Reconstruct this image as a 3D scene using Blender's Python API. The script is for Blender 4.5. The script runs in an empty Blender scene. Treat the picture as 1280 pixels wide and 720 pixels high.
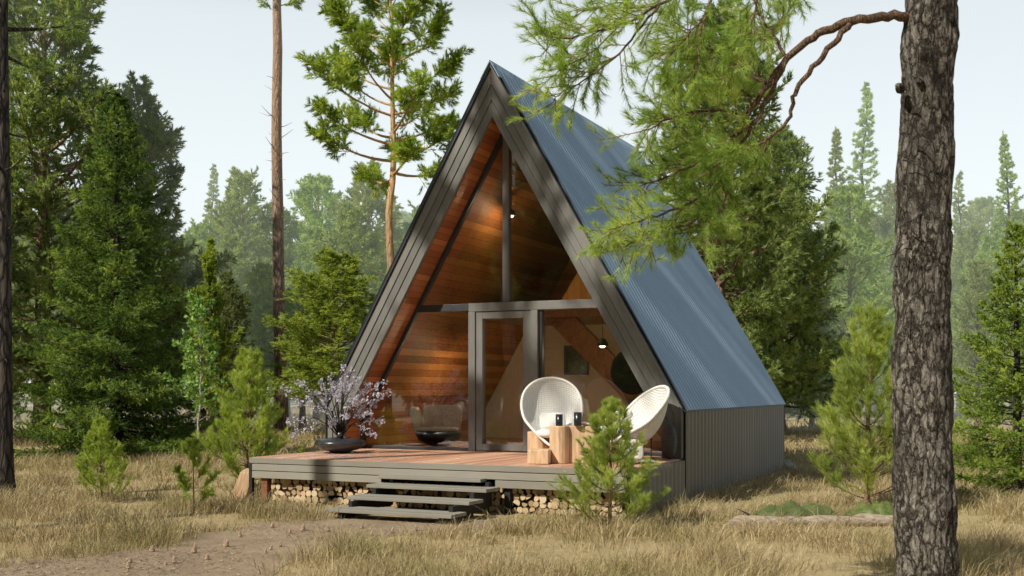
import bpy, math, random
import numpy as np
from mathutils import Vector, Matrix, Euler, noise as mn

R = math.radians
PI = math.pi
scene = bpy.context.scene
C = scene.collection

# ------------------------------------------------------------------ view
F, YAW, CX, CY, HOR, EYE = 1400.8, .438, 7.92, -16.157, 485.7, 1.7
cs, sn = math.cos(YAW), math.sin(YAW)

def spot(px, d):
    """ground position of something seen in column px at distance d"""
    r = (px - 640) / F * d
    return Vector((CX + cs * r - sn * d, CY + sn * r + cs * d, 0))

def at(px, py, d):
    v = spot(px, d); v.z = EYE - (py - HOR) * d / F
    return v

def ground(px, py, z=0):
    d = F * (EYE - z) / (py - HOR)
    v = spot(px, d); v.z = z
    return v

def height_to(ytop, d):
    return EYE + (HOR - ytop) * d / F

# ------------------------------------------------------------------ nodes
def nd(nt, typ, props=None, **ins):
    n = nt.nodes.new(typ)
    for k, v in (props or {}).items():
        setattr(n, k, v)
    for k, v in ins.items():
        key = int(k[1:]) if k[0] == 'i' and k[1:].isdigit() else k.replace('_', ' ')
        s = n.inputs[key]
        if isinstance(v, bpy.types.NodeSocket):
            nt.links.new(v, s)
        else:
            s.default_value = v
    return n

def ramp(nt, fac, stops, interp='LINEAR'):
    n = nt.nodes.new('ShaderNodeValToRGB')
    n.color_ramp.interpolation = interp
    el = n.color_ramp.elements
    while len(el) < len(stops):
        el.new(.5)
    for e, (p, c) in zip(el, stops):
        e.position = p
        e.color = (*c, 1) if len(c) == 3 else c
    nt.links.new(fac, n.inputs[0])
    return n.outputs[0]

def math_(nt, op, a, b=0.0, c=None, clamp=False):
    n = nd(nt, 'ShaderNodeMath', dict(operation=op, use_clamp=clamp), i0=a, i1=b)
    if c is not None:
        if isinstance(c, bpy.types.NodeSocket): nt.links.new(c, n.inputs[2])
        else: n.inputs[2].default_value = c
    return n.outputs[0]

def mixc(nt, fac, a, b, mode='MIX'):
    n = nt.nodes.new('ShaderNodeMix'); n.data_type = 'RGBA'; n.blend_type = mode
    for idx, v in ((0, fac), (6, a), (7, b)):
        if isinstance(v, bpy.types.NodeSocket): nt.links.new(v, n.inputs[idx])
        else: n.inputs[idx].default_value = (*v, 1) if isinstance(v, tuple) and len(v) == 3 else v
    return n.outputs[2]

def new_mat(name):
    m = bpy.data.materials.new(name); m.use_nodes = True
    nt = m.node_tree; nt.nodes.clear()
    out = nt.nodes.new('ShaderNodeOutputMaterial')
    return m, nt, out

def coords(nt, kind='Object', scale=(1, 1, 1)):
    tc = nt.nodes.new('ShaderNodeTexCoord')
    mp = nd(nt, 'ShaderNodeMapping', i3=scale)
    nt.links.new(tc.outputs[kind], mp.inputs[0])
    return mp.outputs[0]

def noise(nt, vec, scale, detail=4, rough=.55, out=0):
    n = nd(nt, 'ShaderNodeTexNoise', Scale=scale, Detail=detail, Roughness=rough)
    nt.links.new(vec, n.inputs['Vector'])
    return n.outputs[out]

def bump(nt, h, strength=.4, dist=.01):
    return nd(nt, 'ShaderNodeBump', Strength=strength, Distance=dist, Height=h).outputs[0]

HAZE_GLOW = (.66, .74, .68)
def paint_haze(nt, shader, out, amount=.38, near=36., span=115.):
    """aerial haze painted on as a pale surface glow: grows with the distance from the clearing"""
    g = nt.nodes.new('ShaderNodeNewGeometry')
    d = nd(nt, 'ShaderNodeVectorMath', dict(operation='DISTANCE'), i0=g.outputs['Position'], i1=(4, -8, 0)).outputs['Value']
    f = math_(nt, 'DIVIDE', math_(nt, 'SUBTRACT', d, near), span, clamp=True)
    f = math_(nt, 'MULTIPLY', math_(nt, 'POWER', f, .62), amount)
    em = nd(nt, 'ShaderNodeEmission', Color=(*HAZE_GLOW, 1), Strength=.92)  # pale glow mixed into the surface in place of hazy air
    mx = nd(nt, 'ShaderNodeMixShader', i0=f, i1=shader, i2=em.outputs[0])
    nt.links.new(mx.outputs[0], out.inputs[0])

def principled(nt, col, rough=.6, metal=0., normal=None, spec=.4):
    p = nd(nt, 'ShaderNodeBsdfPrincipled', Roughness=rough, Metallic=metal)
    p.inputs['Specular IOR Level'].default_value = spec
    if isinstance(col, bpy.types.NodeSocket): nt.links.new(col, p.inputs['Base Color'])
    else: p.inputs['Base Color'].default_value = (*col, 1)
    if normal is not None: nt.links.new(normal, p.inputs['Normal'])
    return p.outputs[0]

def simple(name, col, rough=.6, metal=0., var=.25, scale=9., bmp=.15, spec=.4, stretch=(1, 1, 1)):
    m, nt, out = new_mat(name)
    v = coords(nt, 'Object', stretch)
    n = noise(nt, v, scale, 5)
    lo = tuple(c * (1 - var) for c in col); hi = tuple(min(1, c * (1 + var)) for c in col)
    c = ramp(nt, n, [(.3, lo), (.7, hi)])
    nt.links.new(principled(nt, c, rough, metal, bump(nt, n, bmp, .01), spec), out.inputs[0])
    return m

def foliage(name, dark, mid, light, transl=.35, gain=1., vary=1.):
    dark, mid, light = (tuple(min(.75, x * gain) for x in c) for c in (dark, mid, light))
    m, nt, out = new_mat(name)
    g = nt.nodes.new('ShaderNodeNewGeometry')
    oi = nt.nodes.new('ShaderNodeObjectInfo')
    v = coords(nt, 'Object')
    n = noise(nt, v, 1.5, 3)
    f = math_(nt, 'ADD', math_(nt, 'MULTIPLY', g.outputs['Random Per Island'], .42), math_(nt, 'MULTIPLY_ADD', n, 1.5, -.46))
    c = ramp(nt, f, [(.12, dark), (.5, mid), (.92, light)])
    hs = nd(nt, 'ShaderNodeHueSaturation', Saturation=math_(nt, 'MULTIPLY_ADD', oi.outputs['Random'], .25 * vary, 1 - .15 * vary),
            Value=math_(nt, 'MULTIPLY_ADD', oi.outputs['Random'], .3 * vary, 1 - .12 * vary),
            Hue=math_(nt, 'MULTIPLY_ADD', oi.outputs['Random'], .026 * vary, .5 - .009 * vary))
    nt.links.new(c, hs.inputs['Color']); c = hs.outputs[0]
    p = principled(nt, c, .5, 0, None, .3)
    tcol = mixc(nt, 1., c, (1.25, 1.2, .55), 'MULTIPLY')
    tr = nd(nt, 'ShaderNodeBsdfTranslucent', Color=tcol)
    mx = nd(nt, 'ShaderNodeMixShader', i0=transl, i1=p, i2=tr.outputs[0])
    paint_haze(nt, mx.outputs[0], out)
    return m

def bark(name, dark, light, top=None, z0=5, z1=9, sc=1., bmp=.8, furrow=None):
    m, nt, out = new_mat(name)
    v = coords(nt, 'Object', (1, 1, .22))
    n1 = noise(nt, v, 14 * sc, 8, .65)
    vo = nd(nt, 'ShaderNodeTexVoronoi', dict(feature='DISTANCE_TO_EDGE'), Scale=13 * sc)
    wv = mixc(nt, .12, v, noise(nt, v, 9 * sc, 3, .5, 1))
    nt.links.new(wv, vo.inputs['Vector'])
    e = math_(nt, 'POWER', math_(nt, 'MULTIPLY', vo.outputs['Distance'], 3.2, clamp=True), .6)
    h = math_(nt, 'MULTIPLY_ADD', n1, .7, e)
    c = ramp(nt, math_(nt, 'MULTIPLY', h, .62), [(.1, tuple(x * .35 for x in dark)), (.42, dark), (.78, light)])
    big = noise(nt, coords(nt, 'Object', (1, 1, .4)), 2.2, 3)
    c = mixc(nt, math_(nt, 'MULTIPLY', big, .55), c, tuple(x * .55 for x in dark))
    if top:
        sp = nd(nt, 'ShaderNodeSeparateXYZ'); nt.links.new(coords(nt), sp.inputs[0])
        f = math_(nt, 'DIVIDE', math_(nt, 'SUBTRACT', sp.outputs[2], z0), z1 - z0, clamp=True)
        tc = ramp(nt, n1, [(.3, tuple(x * .55 for x in top)), (.7, top)])
        c = mixc(nt, f, c, tc)
    paint_haze(nt, principled(nt, c, .9, 0, bump(nt, h, bmp, .03), .15), out)
    return m

def old_bark():
    m, nt, out = new_mat('bark old grey')
    v = coords(nt, 'Object', (1, 1, .34))
    w1 = noise(nt, coords(nt, 'Object', (1, 1, .5)), 9, 5, .65, 1)
    warp = mixc(nt, .13, v, w1)
    vo = nd(nt, 'ShaderNodeTexVoronoi', dict(feature='DISTANCE_TO_EDGE'), Scale=19, Randomness=1.)
    nt.links.new(warp, vo.inputs['Vector'])
    vs = nd(nt, 'ShaderNodeTexVoronoi', dict(feature='DISTANCE_TO_EDGE'), Scale=46, Randomness=1.)
    nt.links.new(warp, vs.inputs['Vector'])
    n2 = noise(nt, coords(nt, 'Object', (1, 1, .35)), 60, 8, .75)
    n3 = noise(nt, coords(nt, 'Object', (1, 1, .5)), 14, 6, .7)
    e = math_(nt, 'POWER', math_(nt, 'MULTIPLY', vo.outputs['Distance'], 5.5, clamp=True), .7)
    e2 = math_(nt, 'MULTIPLY', vs.outputs['Distance'], 6., clamp=True)
    h = math_(nt, 'ADD', math_(nt, 'MULTIPLY', e, .5), math_(nt, 'ADD', math_(nt, 'MULTIPLY', e2, .2), math_(nt, 'MULTIPLY', n2, .5)))
    f = math_(nt, 'ADD', h, math_(nt, 'MULTIPLY_ADD', n3, .7, -.35))
    c = ramp(nt, f, [(.26, (.013, .011, .009)), (.56, (.072, .061, .051)), (.82, (.19, .168, .143)), (1., (.34, .31, .27))])
    big = noise(nt, coords(nt, 'Object', (1, 1, .6)), 2.6, 5, .6)
    c = mixc(nt, ramp(nt, big, [(.48, (0, 0, 0)), (.62, (.7, .7, .7))]), c, (.045, .038, .032))  # dark mottles painted in for the dappled shade of the limbs
    nt.links.new(principled(nt, c, .92, 0, bump(nt, h, 1., .03), .1), out.inputs[0])
    return m

def planks(name, cols, axis, width, grain, gap=.05, rough=.4, spec=.4):
    """boards stacked along one axis, each with a tone of its own"""
    m, nt, out = new_mat(name)
    v = coords(nt)
    sp = nd(nt, 'ShaderNodeSeparateXYZ'); nt.links.new(v, sp.inputs[0])
    k = math_(nt, 'DIVIDE', sp.outputs[axis], width)
    wn = nd(nt, 'ShaderNodeTexWhiteNoise', dict(noise_dimensions='1D'), W=math_(nt, 'FLOOR', k))
    fr = math_(nt, 'FRACT', k)
    seam = math_(nt, 'LESS_THAN', fr, gap)
    g = noise(nt, coords(nt, 'Object', grain), 6, 6, .65)
    f = math_(nt, 'ADD', math_(nt, 'MULTIPLY', wn.outputs['Value'], .65), math_(nt, 'MULTIPLY', g, .4))
    c = ramp(nt, f, [(.1, cols[0]), (.5, cols[1]), (.95, cols[2])])
    c = mixc(nt, seam, c, tuple(x * .15 for x in cols[0]))
    h = math_(nt, 'SUBTRACT', math_(nt, 'MULTIPLY', g, .3), seam)
    nt.links.new(principled(nt, c, rough, 0, bump(nt, h, .5, .006), spec), out.inputs[0])
    return m

def board(name, dark, light, grain, rough=.65, isl=.5, spec=.3):
    """real boards modelled one by one: a tone per board and grain along it"""
    m, nt, out = new_mat(name)
    g = nt.nodes.new('ShaderNodeNewGeometry')
    n = noise(nt, coords(nt, 'Object', grain), 7, 7, .65)
    n2 = noise(nt, coords(nt), 1.6, 3)
    f = math_(nt, 'ADD', math_(nt, 'MULTIPLY', g.outputs['Random Per Island'], isl),
              math_(nt, 'MULTIPLY', math_(nt, 'ADD', math_(nt, 'MULTIPLY', n, .8), math_(nt, 'MULTIPLY', n2, .8)), (1 - isl) * .75))
    c = ramp(nt, f, [(.1, dark), (.85, light)])
    nt.links.new(principled(nt, c, rough, 0, bump(nt, n, .25, .006), spec), out.inputs[0])
    return m

# ------------------------------------------------------------------ materials
M = {}
M['needle_dark'] = foliage('needles dark pine', (.08, .12, .05), (.26, .34, .125), (.52, .58, .22), .48)
M['needle_scots'] = foliage('needles lit pine', (.12, .19, .035), (.36, .48, .085), (.64, .72, .20), .52, vary=0)
M['needle_mid'] = foliage('needles mid pine', (.15, .21, .09), (.38, .46, .20), (.60, .65, .31), .5)
M['needle_spruce'] = foliage('needles spruce', (.035, .07, .022), (.15, .25, .065), (.52, .64, .17), .44, vary=0)
M['needle_bright'] = foliage('needles bright spruce', (.11, .19, .03), (.32, .46, .08), (.62, .70, .17), .46, vary=.3)
M['needle_young'] = foliage('needles young pine', (.17, .23, .05), (.40, .49, .12), (.68, .73, .25), .5, vary=.4)
M['needle_branch'] = foliage('needles overhanging', (.12, .20, .05), (.36, .52, .13), (.68, .77, .30), .55, vary=0)
M['needle_juniper'] = foliage('juniper scales', (.11, .16, .03), (.34, .43, .09), (.62, .67, .19), .48, vary=.2)
M['leaf'] = foliage('broad leaves', (.07, .13, .04), (.22, .33, .10), (.50, .58, .24), .45)
M['bark_old'] = old_bark()
M['bark_pine'] = bark('bark pine orange', (.20, .135, .09), (.44, .30, .19), (.74, .46, .23), 5, 9, sc=.8)
M['bark_brown'] = bark('bark pine brown', (.16, .11, .08), (.40, .275, .20), (.50, .32, .21), 6, 14, sc=.8)
M['bark_dark'] = bark('bark dark', (.035, .030, .028), (.11, .09, .075), sc=1.)
M['bark_young'] = bark('bark young', (.16, .10, .06), (.36, .24, .14), sc=3., bmp=.3)
M['twig'] = simple('twig wood', (.19, .115, .065), .8, var=.4, scale=30)
M['birch'] = bark('bark birch', (.28, .26, .23), (.65, .62, .56), sc=2., bmp=.3)
M['trim'] = board('grey painted boards', (.055, .055, .055), (.225, .22, .20), (4, 4, .5), .6, .35)
M['trim_flat'] = board('grey painted fascia', (.165, .152, .126), (.33, .305, .255), (.5, 4, 6), .6, .45)
M['frame'] = board('grey frame wood', (.08, .078, .075), (.27, .262, .24), (8, 8, .6), .6, .4)
M['frame_dark'] = simple('dark frame', (.035, .036, .038), .5, var=.2)
M['soffit'] = planks('red cedar soffit', ((.22, .065, .022), (.40, .125, .038), (.58, .23, .08)), 2, .095, (5, .6, 5), .06)
M['inside'] = planks('warm wood lining', ((.19, .058, .017), (.39, .14, .036), (.62, .29, .09)), 2, .12, (5, .5, 5), .04, .6)
M['lit_gable_wood'] = planks('lit honey wood gable', ((.62, .31, .07), (.74, .39, .10), (.80, .45, .14)), 0, .12, (5, 5, .5), .03, .4)
M['deck'] = board('cedar deck boards', (.42, .20, .12), (.66, .39, .26), (5, .5, 5), .6, .6)
M['floor_in'] = board('inside floor', (.22, .10, .05), (.36, .20, .10), (5, .5, 5), .4, .6)
M['black_wood'] = simple('black stringer', (.018, .018, .019), .6)
M['beige'] = simple('beige plaster', (.56, .47, .34), .9, var=.05, bmp=.05)
M['bulb'] = None
M['wicker'] = None
M['cushion'] = simple('white cushion', (.74, .72, .68), .9, var=.06, scale=20)
M['grey_fabric'] = simple('grey fabric', (.58, .55, .50), .9, var=.12, scale=40, bmp=.3)
M['dark_ceramic'] = simple('dark ceramic', (.030, .032, .036), .28, var=.25, scale=12, spec=.6)
M['black'] = simple('black glaze', (.012, .012, .013), .3, var=.1, spec=.6)
M['soil'] = simple('soil', (.05, .035, .025), 1., var=.4, scale=30, bmp=.8)
M['white_plate'] = simple('white ceramic', (.72, .70, .66), .3, var=.05)
M['steel'] = simple('brushed steel', (.45, .45, .45), .3, .9, var=.1)
M['brown_wood'] = simple('brown wood', (.20, .09, .045), .5, var=.35, scale=10, stretch=(1, 1, 4))
M['rafter'] = simple('rafter wood', (.22, .085, .036), .5, var=.35, scale=8, stretch=(4, 1, 1))
M['stone'] = simple('stone', (.33, .31, .28), .9, var=.3, scale=14, bmp=.6)
M['cone'] = simple('pine cone', (.42, .30, .21), .85, var=.5, scale=40, bmp=.8)
M['dead_wood'] = simple('dead wood', (.34, .27, .20), .9, var=.5, scale=9, stretch=(.6, 4, 4), bmp=.6)
M['split'] = simple('split wood', (.50, .33, .20), .8, var=.3, scale=5, stretch=(6, 6, .7), bmp=.3)
M['moss'] = foliage('moss', (.06, .08, .025), (.125, .15, .045), (.20, .22, .08), .15, 1.)

def emit(name, col, s):
    m, nt, out = new_mat(name)
    nt.links.new(nd(nt, 'ShaderNodeEmission', Color=(*col, 1), Strength=s).outputs[0], out.inputs[0])
    return m
M['bulb'] = emit('lit bulb', (1, .82, .55), 9)

def metal_sheet(name, col, rough, metal):
    m, nt, out = new_mat(name)
    n = noise(nt, coords(nt, 'Object', (1, 1, .6)), 1.3, 5, .6)
    n2 = noise(nt, coords(nt), 25, 3)
    c = ramp(nt, n, [(.3, tuple(x * .93 for x in col)), (.7, tuple(x * 1.05 for x in col))])
    r = math_(nt, 'MULTIPLY_ADD', n2, .15, rough)
    p = principled(nt, c, .4, metal, bump(nt, n2, .05, .004), .5)
    nt.links.new(r, p.node.inputs['Roughness'])
    nt.links.new(p, out.inputs[0])
    return m
M['roof'] = metal_sheet('blue grey corrugated metal', (.33, .435, .545), .36, .4)
M['ridge'] = metal_sheet('ridge metal', (.36, .48, .60), .33, .4)
M['wall'] = metal_sheet('grey corrugated metal', (.235, .22, .20), .5, .2)

def glass():
    m, nt, out = new_mat('window glass')
    fr = nd(nt, 'ShaderNodeFresnel', IOR=1.52)
    tr = nd(nt, 'ShaderNodeBsdfTransparent', Color=(.93, .95, .94, 1))
    gl = nd(nt, 'ShaderNodeBsdfGlossy', Color=(1, 1, 1, 1), Roughness=.0)
    f = math_(nt, 'MULTIPLY_ADD', fr.outputs[0], 2.7, .045, clamp=True)
    mx = nd(nt, 'ShaderNodeMixShader', i0=f, i1=tr.outputs[0], i2=gl.outputs[0])
    nt.links.new(mx.outputs[0], out.inputs[0])
    return m
M['glass'] = glass()

def wicker(name, hi, lo, sc):
    m, nt, out = new_mat(name)
    v = coords(nt, 'UV', (sc, sc, sc))
    sp = nd(nt, 'ShaderNodeSeparateXYZ'); nt.links.new(v, sp.inputs[0])
    a = math_(nt, 'SINE', math_(nt, 'MULTIPLY', sp.outputs[0], 6.283))
    b = math_(nt, 'SINE', math_(nt, 'MULTIPLY', sp.outputs[1], 6.283))
    h = math_(nt, 'MAXIMUM', a, b)
    c = ramp(nt, math_(nt, 'MULTIPLY_ADD', h, .5, .5), [(.25, lo), (.7, hi)])
    nt.links.new(principled(nt, c, .6, 0, bump(nt, h, .6, .01), .3), out.inputs[0])
    return m
M['wicker'] = wicker('white wicker', (.82, .80, .76), (.66, .63, .58), 46)
M['wicker_dark'] = wicker('dark wicker', (.12, .115, .105), (.012, .012, .012), 20)

def litter():
    m, nt, out = new_mat('needle litter')
    g = nt.nodes.new('ShaderNodeNewGeometry')
    c = ramp(nt, g.outputs['Random Per Island'], [(0, (.07, .045, .03)), (.5, (.22, .145, .09)), (1, (.48, .37, .25))])
    nt.links.new(principled(nt, c, .9, 0, None, .2), out.inputs[0])
    return m
M['litter'] = litter()

def log_end():
    m, nt, out = new_mat('log end grain')
    oi = nt.nodes.new('ShaderNodeObjectInfo')
    v = coords(nt)
    sp = nd(nt, 'ShaderNodeSeparateXYZ'); nt.links.new(v, sp.inputs[0])
    rr = math_(nt, 'SQRT', math_(nt, 'ADD', math_(nt, 'MULTIPLY', sp.outputs[0], sp.outputs[0]), math_(nt, 'MULTIPLY', sp.outputs[2], sp.outputs[2])))
    ring = math_(nt, 'SINE', math_(nt, 'MULTIPLY', math_(nt, 'ADD', rr, math_(nt, 'MULTIPLY', noise(nt, v, 20, 2), .02)), 420))
    c = ramp(nt, math_(nt, 'MULTIPLY_ADD', ring, .2, oi.outputs['Random']), [(.05, (.36, .24, .13)), (.5, (.64, .47, .275)), (.95, (.80, .64, .43))])
    c = mixc(nt, math_(nt, 'MULTIPLY', noise(nt, v, 25, 4), .5), c, (.20, .13, .08))
    nt.links.new(principled(nt, c, .85, 0, None, .2), out.inputs[0])
    return m
M['log_end'] = log_end()
M['log_bark'] = bark('log bark', (.10, .07, .05), (.26, .19, .13), sc=3., bmp=.5)

def blossom_mat():
    m, nt, out = new_mat('pale lilac petals')
    g = nt.nodes.new('ShaderNodeNewGeometry')
    c = ramp(nt, g.outputs['Random Per Island'], [(0, (.33, .31, .40)), (.5, (.58, .56, .65)), (1, (.85, .83, .87))])
    p = principled(nt, c, .7)
    tr = nd(nt, 'ShaderNodeBsdfTranslucent', Color=c)
    mx = nd(nt, 'ShaderNodeMixShader', i0=.3, i1=p, i2=tr.outputs[0])
    nt.links.new(mx.outputs[0], out.inputs[0])
    return m
M['petal'] = blossom_mat()

def straw():
    m, nt, out = new_mat('dry grass blades')
    g = nt.nodes.new('ShaderNodeNewGeometry')
    v = coords(nt)
    n = noise(nt, v, .35, 4)
    f = math_(nt, 'ADD', math_(nt, 'MULTIPLY', g.outputs['Random Per Island'], .65), math_(nt, 'MULTIPLY', n, .4))
    c = ramp(nt, f, [(.1, (.16, .115, .053)), (.4, (.38, .29, .15)), (.7, (.58, .465, .265)), (.95, (.78, .67, .44))])
    gr = ramp(nt, noise(nt, v, .8, 3), [(.44, (0, 0, 0)), (.64, (1, 1, 1))])
    c = mixc(nt, math_(nt, 'MULTIPLY', gr, math_(nt, 'MULTIPLY', g.outputs['Random Per Island'], .75)), c, (.24, .26, .07))
    p = principled(nt, c, .6, 0, None, .25)
    tr = nd(nt, 'ShaderNodeBsdfTranslucent', Color=c)
    mx = nd(nt, 'ShaderNodeMixShader', i0=.3, i1=p, i2=tr.outputs[0])
    paint_haze(nt, mx.outputs[0], out, .45)
    return m
M['straw'] = straw()

def ground_mat():
    m, nt, out = new_mat('dry meadow ground')
    v = coords(nt)
    a = noise(nt, v, .25, 6, .6); b = noise(nt, v, 9, 6, .7)
    c = ramp(nt, math_(nt, 'MULTIPLY_ADD', b, .55, math_(nt, 'MULTIPLY', a, .5)),
             [(.25, (.14, .105, .055)), (.5, (.36, .275, .145)), (.75, (.54, .43, .24))])
    paint_haze(nt, principled(nt, c, .95, 0, bump(nt, b, .6, .05), .1), out, .45)
    return m
M['ground'] = ground_mat()

def path_mat():
    m, nt, out = new_mat('trodden earth')
    v = coords(nt)
    a = noise(nt, v, 1.2, 5, .6); b = noise(nt, v, 28, 6, .7)
    c = ramp(nt, math_(nt, 'MULTIPLY_ADD', b, .6, math_(nt, 'MULTIPLY', a, .4)),
             [(.25, (.14, .10, .064)), (.5, (.32, .24, .158)), (.75, (.49, .38, .265))])
    nt.links.new(principled(nt, c, .95, 0, bump(nt, b, .8, .02), .1), out.inputs[0])
    return m
M['path'] = path_mat()

# ------------------------------------------------------------------ mesh helpers
class MB:
    def __init__(s): s.v = []; s.f = []; s.m = []; s.uv = None
    def add(s, vs, fs, mi=0):
        o = len(s.v); s.v += [tuple(x) for x in vs]
        s.f += [tuple(i + o for i in f) for f in fs]; s.m += [mi] * len(fs)
        return s
    def box(s, a, b, mi=0, mat=None):
        (x0, y0, z0), (x1, y1, z1) = a, b
        vs = [Vector(p) for p in ((x0, y0, z0), (x1, y0, z0), (x1, y1, z0), (x0, y1, z0), (x0, y0, z1), (x1, y0, z1), (x1, y1, z1), (x0, y1, z1))]
        if mat is not None: vs = [mat @ p for p in vs]
        return s.add(vs, [(0, 3, 2, 1), (4, 5, 6, 7), (0, 1, 5, 4), (1, 2, 6, 5), (2, 3, 7, 6), (3, 0, 4, 7)], mi)
    def prism(s, poly, y0, y1, mi=0):
        """polygon in XZ (counter-clockwise seen from -y) swept along y"""
        n = len(poly)
        vs = [(x, y0, z) for x, z in poly] + [(x, y1, z) for x, z in poly]
        fs = [tuple(range(n)), tuple(range(2 * n - 1, n - 1, -1))]
        fs += [(i, i + n, (i + 1) % n + n, (i + 1) % n) for i in range(n)]
        return s.add(vs, fs, mi)
    def slab(s, poly, z0, z1, mi=0):
        n = len(poly)
        vs = [(x, y, z0) for x, y in poly] + [(x, y, z1) for x, y in poly]
        fs = [tuple(range(n - 1, -1, -1)), tuple(range(n, 2 * n))] + [(i, (i + 1) % n, (i + 1) % n + n, i + n) for i in range(n)]
        return s.add(vs, fs, mi)
    def tube(s, pts, rad, sides=6, mi=0, caps=True):
        pts = [Vector(p) for p in pts]; n = len(pts)
        if not hasattr(rad, '__len__'): rad = [rad] * n
        vs = []; u = None
        for i, p in enumerate(pts):
            t = (pts[min(i + 1, n - 1)] - pts[max(i - 1, 0)]).normalized()
            if u is None:
                u = t.orthogonal().normalized()
            else:
                u = (u - t * u.dot(t)).normalized()
            w = t.cross(u)
            for k in range(sides):
                a = 2 * PI * k / sides
                vs.append(p + (u * math.cos(a) + w * math.sin(a)) * rad[i])
        fs = [(i * sides + k, i * sides + (k + 1) % sides, (i + 1) * sides + (k + 1) % sides, (i + 1) * sides + k)
              for i in range(n - 1) for k in range(sides)]
        if caps:
            fs += [tuple(range(sides - 1, -1, -1)), tuple((n - 1) * sides + k for k in range(sides))]
        return s.add(vs, fs, mi)
    def lathe(s, prof, c=(0, 0, 0), sides=28, mi=0, closed=False):
        vs = []; n = len(prof)
        for r, z in prof:
            for k in range(sides):
                a = 2 * PI * k / sides
                vs.append((c[0] + r * math.cos(a), c[1] + r * math.sin(a), c[2] + z))
        fs = [(i * sides + k, i * sides + (k + 1) % sides, (i + 1) * sides + (k + 1) % sides, (i + 1) * sides + k)
              for i in range(n - 1) for k in range(sides)]
        if prof[0][0] > 1e-4: fs.append(tuple(range(sides - 1, -1, -1)))
        if prof[-1][0] > 1e-4: fs.append(tuple((n - 1) * sides + k for k in range(sides)))
        return s.add(vs, fs, mi)
    def mesh(s, name, smooth=False):
        me = bpy.data.meshes.new(name); me.from_pydata(s.v, [], s.f); me.update()
        me.polygons.foreach_set('material_index', s.m)
        if smooth: me.polygons.foreach_set('use_smooth', [True] * len(s.f))
        return me

def np_mesh(name, verts, loops, starts, mats=None, smooth=False):
    me = bpy.data.meshes.new(name)
    me.vertices.add(len(verts)); me.vertices.foreach_set('co', np.asarray(verts, np.float32).ravel())
    me.loops.add(len(loops)); me.loops.foreach_set('vertex_index', np.asarray(loops, np.int32))
    me.polygons.add(len(starts)); me.polygons.foreach_set('loop_start', np.asarray(starts, np.int32))
    if mats is not None: me.polygons.foreach_set('material_index', np.asarray(mats, np.int32))
    me.polygons.foreach_set('use_smooth', np.full(len(starts), smooth))
    me.update(calc_edges=True)
    return me

def obj(name, me, mats, parent=None, loc=None, bev=0., sub=0):
    if isinstance(me, MB): me = me.mesh(name)
    if not isinstance(mats, (list, tuple)): mats = [mats]
    for m in mats: me.materials.append(m)
    o = bpy.data.objects.new(name, me); C.objects.link(o)
    if parent: o.parent = parent
    if loc is not None: o.location = loc
    if bev:
        b = o.modifiers.new('bevel', 'BEVEL'); b.width = bev; b.segments = 2; b.limit_method = 'ANGLE'
    return o

def tag(o, label=None, cat=None, group=None, kind=None):
    if label: o['label'] = label
    if cat: o['category'] = cat
    if group: o['group'] = group
    if kind: o['kind'] = kind
    return o

def thing(name, label, cat, loc=(0, 0, 0), rz=0, group=None):
    o = bpy.data.objects.new(name, None); C.objects.link(o)
    o.empty_display_size = .2
    o.location = loc; o.rotation_euler = (0, 0, rz)
    return tag(o, label, cat, group)

def dup(root, loc, rz, scale, label, group=None, leaf=None):
    r = root.copy(); C.objects.link(r)
    r.location = loc; r.rotation_euler = (0, 0, rz); r.scale = (scale,) * 3 if not hasattr(scale, '__len__') else scale
    r['label'] = label
    if group: r['group'] = group
    elif 'group' in r: del r['group']
    for ch in list(root.children):
        c = ch.copy(); C.objects.link(c); c.parent = r
        if leaf and ch.name.startswith('crown'):
            c.material_slots[0].link = 'OBJECT'; c.material_slots[0].material = leaf
        for g in ch.children:
            d = g.copy(); C.objects.link(d); d.parent = c
    return r

# ------------------------------------------------------------------ vegetation generators
def unit(a): return a / np.maximum(np.linalg.norm(a, axis=-1, keepdims=True), 1e-9)

def needles(rng, P0, P1, n, length, width, ang, tmin=.15, up=0.):
    """n needles on every twig segment P0->P1"""
    k = len(P0)
    t = tmin + (1 - tmin) * rng.random((k, n))
    ax = unit(P1 - P0)[:, None, :]
    base = P0[:, None, :] + (P1 - P0)[:, None, :] * t[..., None]
    u = rng.normal(size=(k, n, 3)); u = unit(u - ax * (u * ax).sum(-1, keepdims=True))
    a = ang * (.6 + .7 * rng.random((k, n, 1))) * (1.05 - .55 * t[..., None])
    d = ax * np.cos(a) + u * np.sin(a); d[..., 2] += up; d = unit(d)
    s = unit(np.cross(d, rng.normal(size=(k, n, 3)))) * width * .5
    L = length * (.7 + .5 * rng.random((k, n, 1)))
    tri = np.stack([base - s, base + s, base + d * L], axis=2)
    return tri.reshape(-1, 3)

def leaves(rng, P0, P1, n, length, width):
    k = len(P0)
    t = .1 + .9 * rng.random((k, n, 1))
    base = P0[:, None] + (P1 - P0)[:, None] * t
    d = unit(rng.normal(size=(k, n, 3)) + np.array([0, 0, -.3]))
    s = unit(np.cross(d, rng.normal(size=(k, n, 3))))
    L = length * (.6 + .6 * rng.random((k, n, 1))); W = s * width * .5
    m = base + d * L * .5
    q = np.stack([base, m - W, base + d * L, m + W], axis=2)
    return q.reshape(-1, 3)

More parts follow.
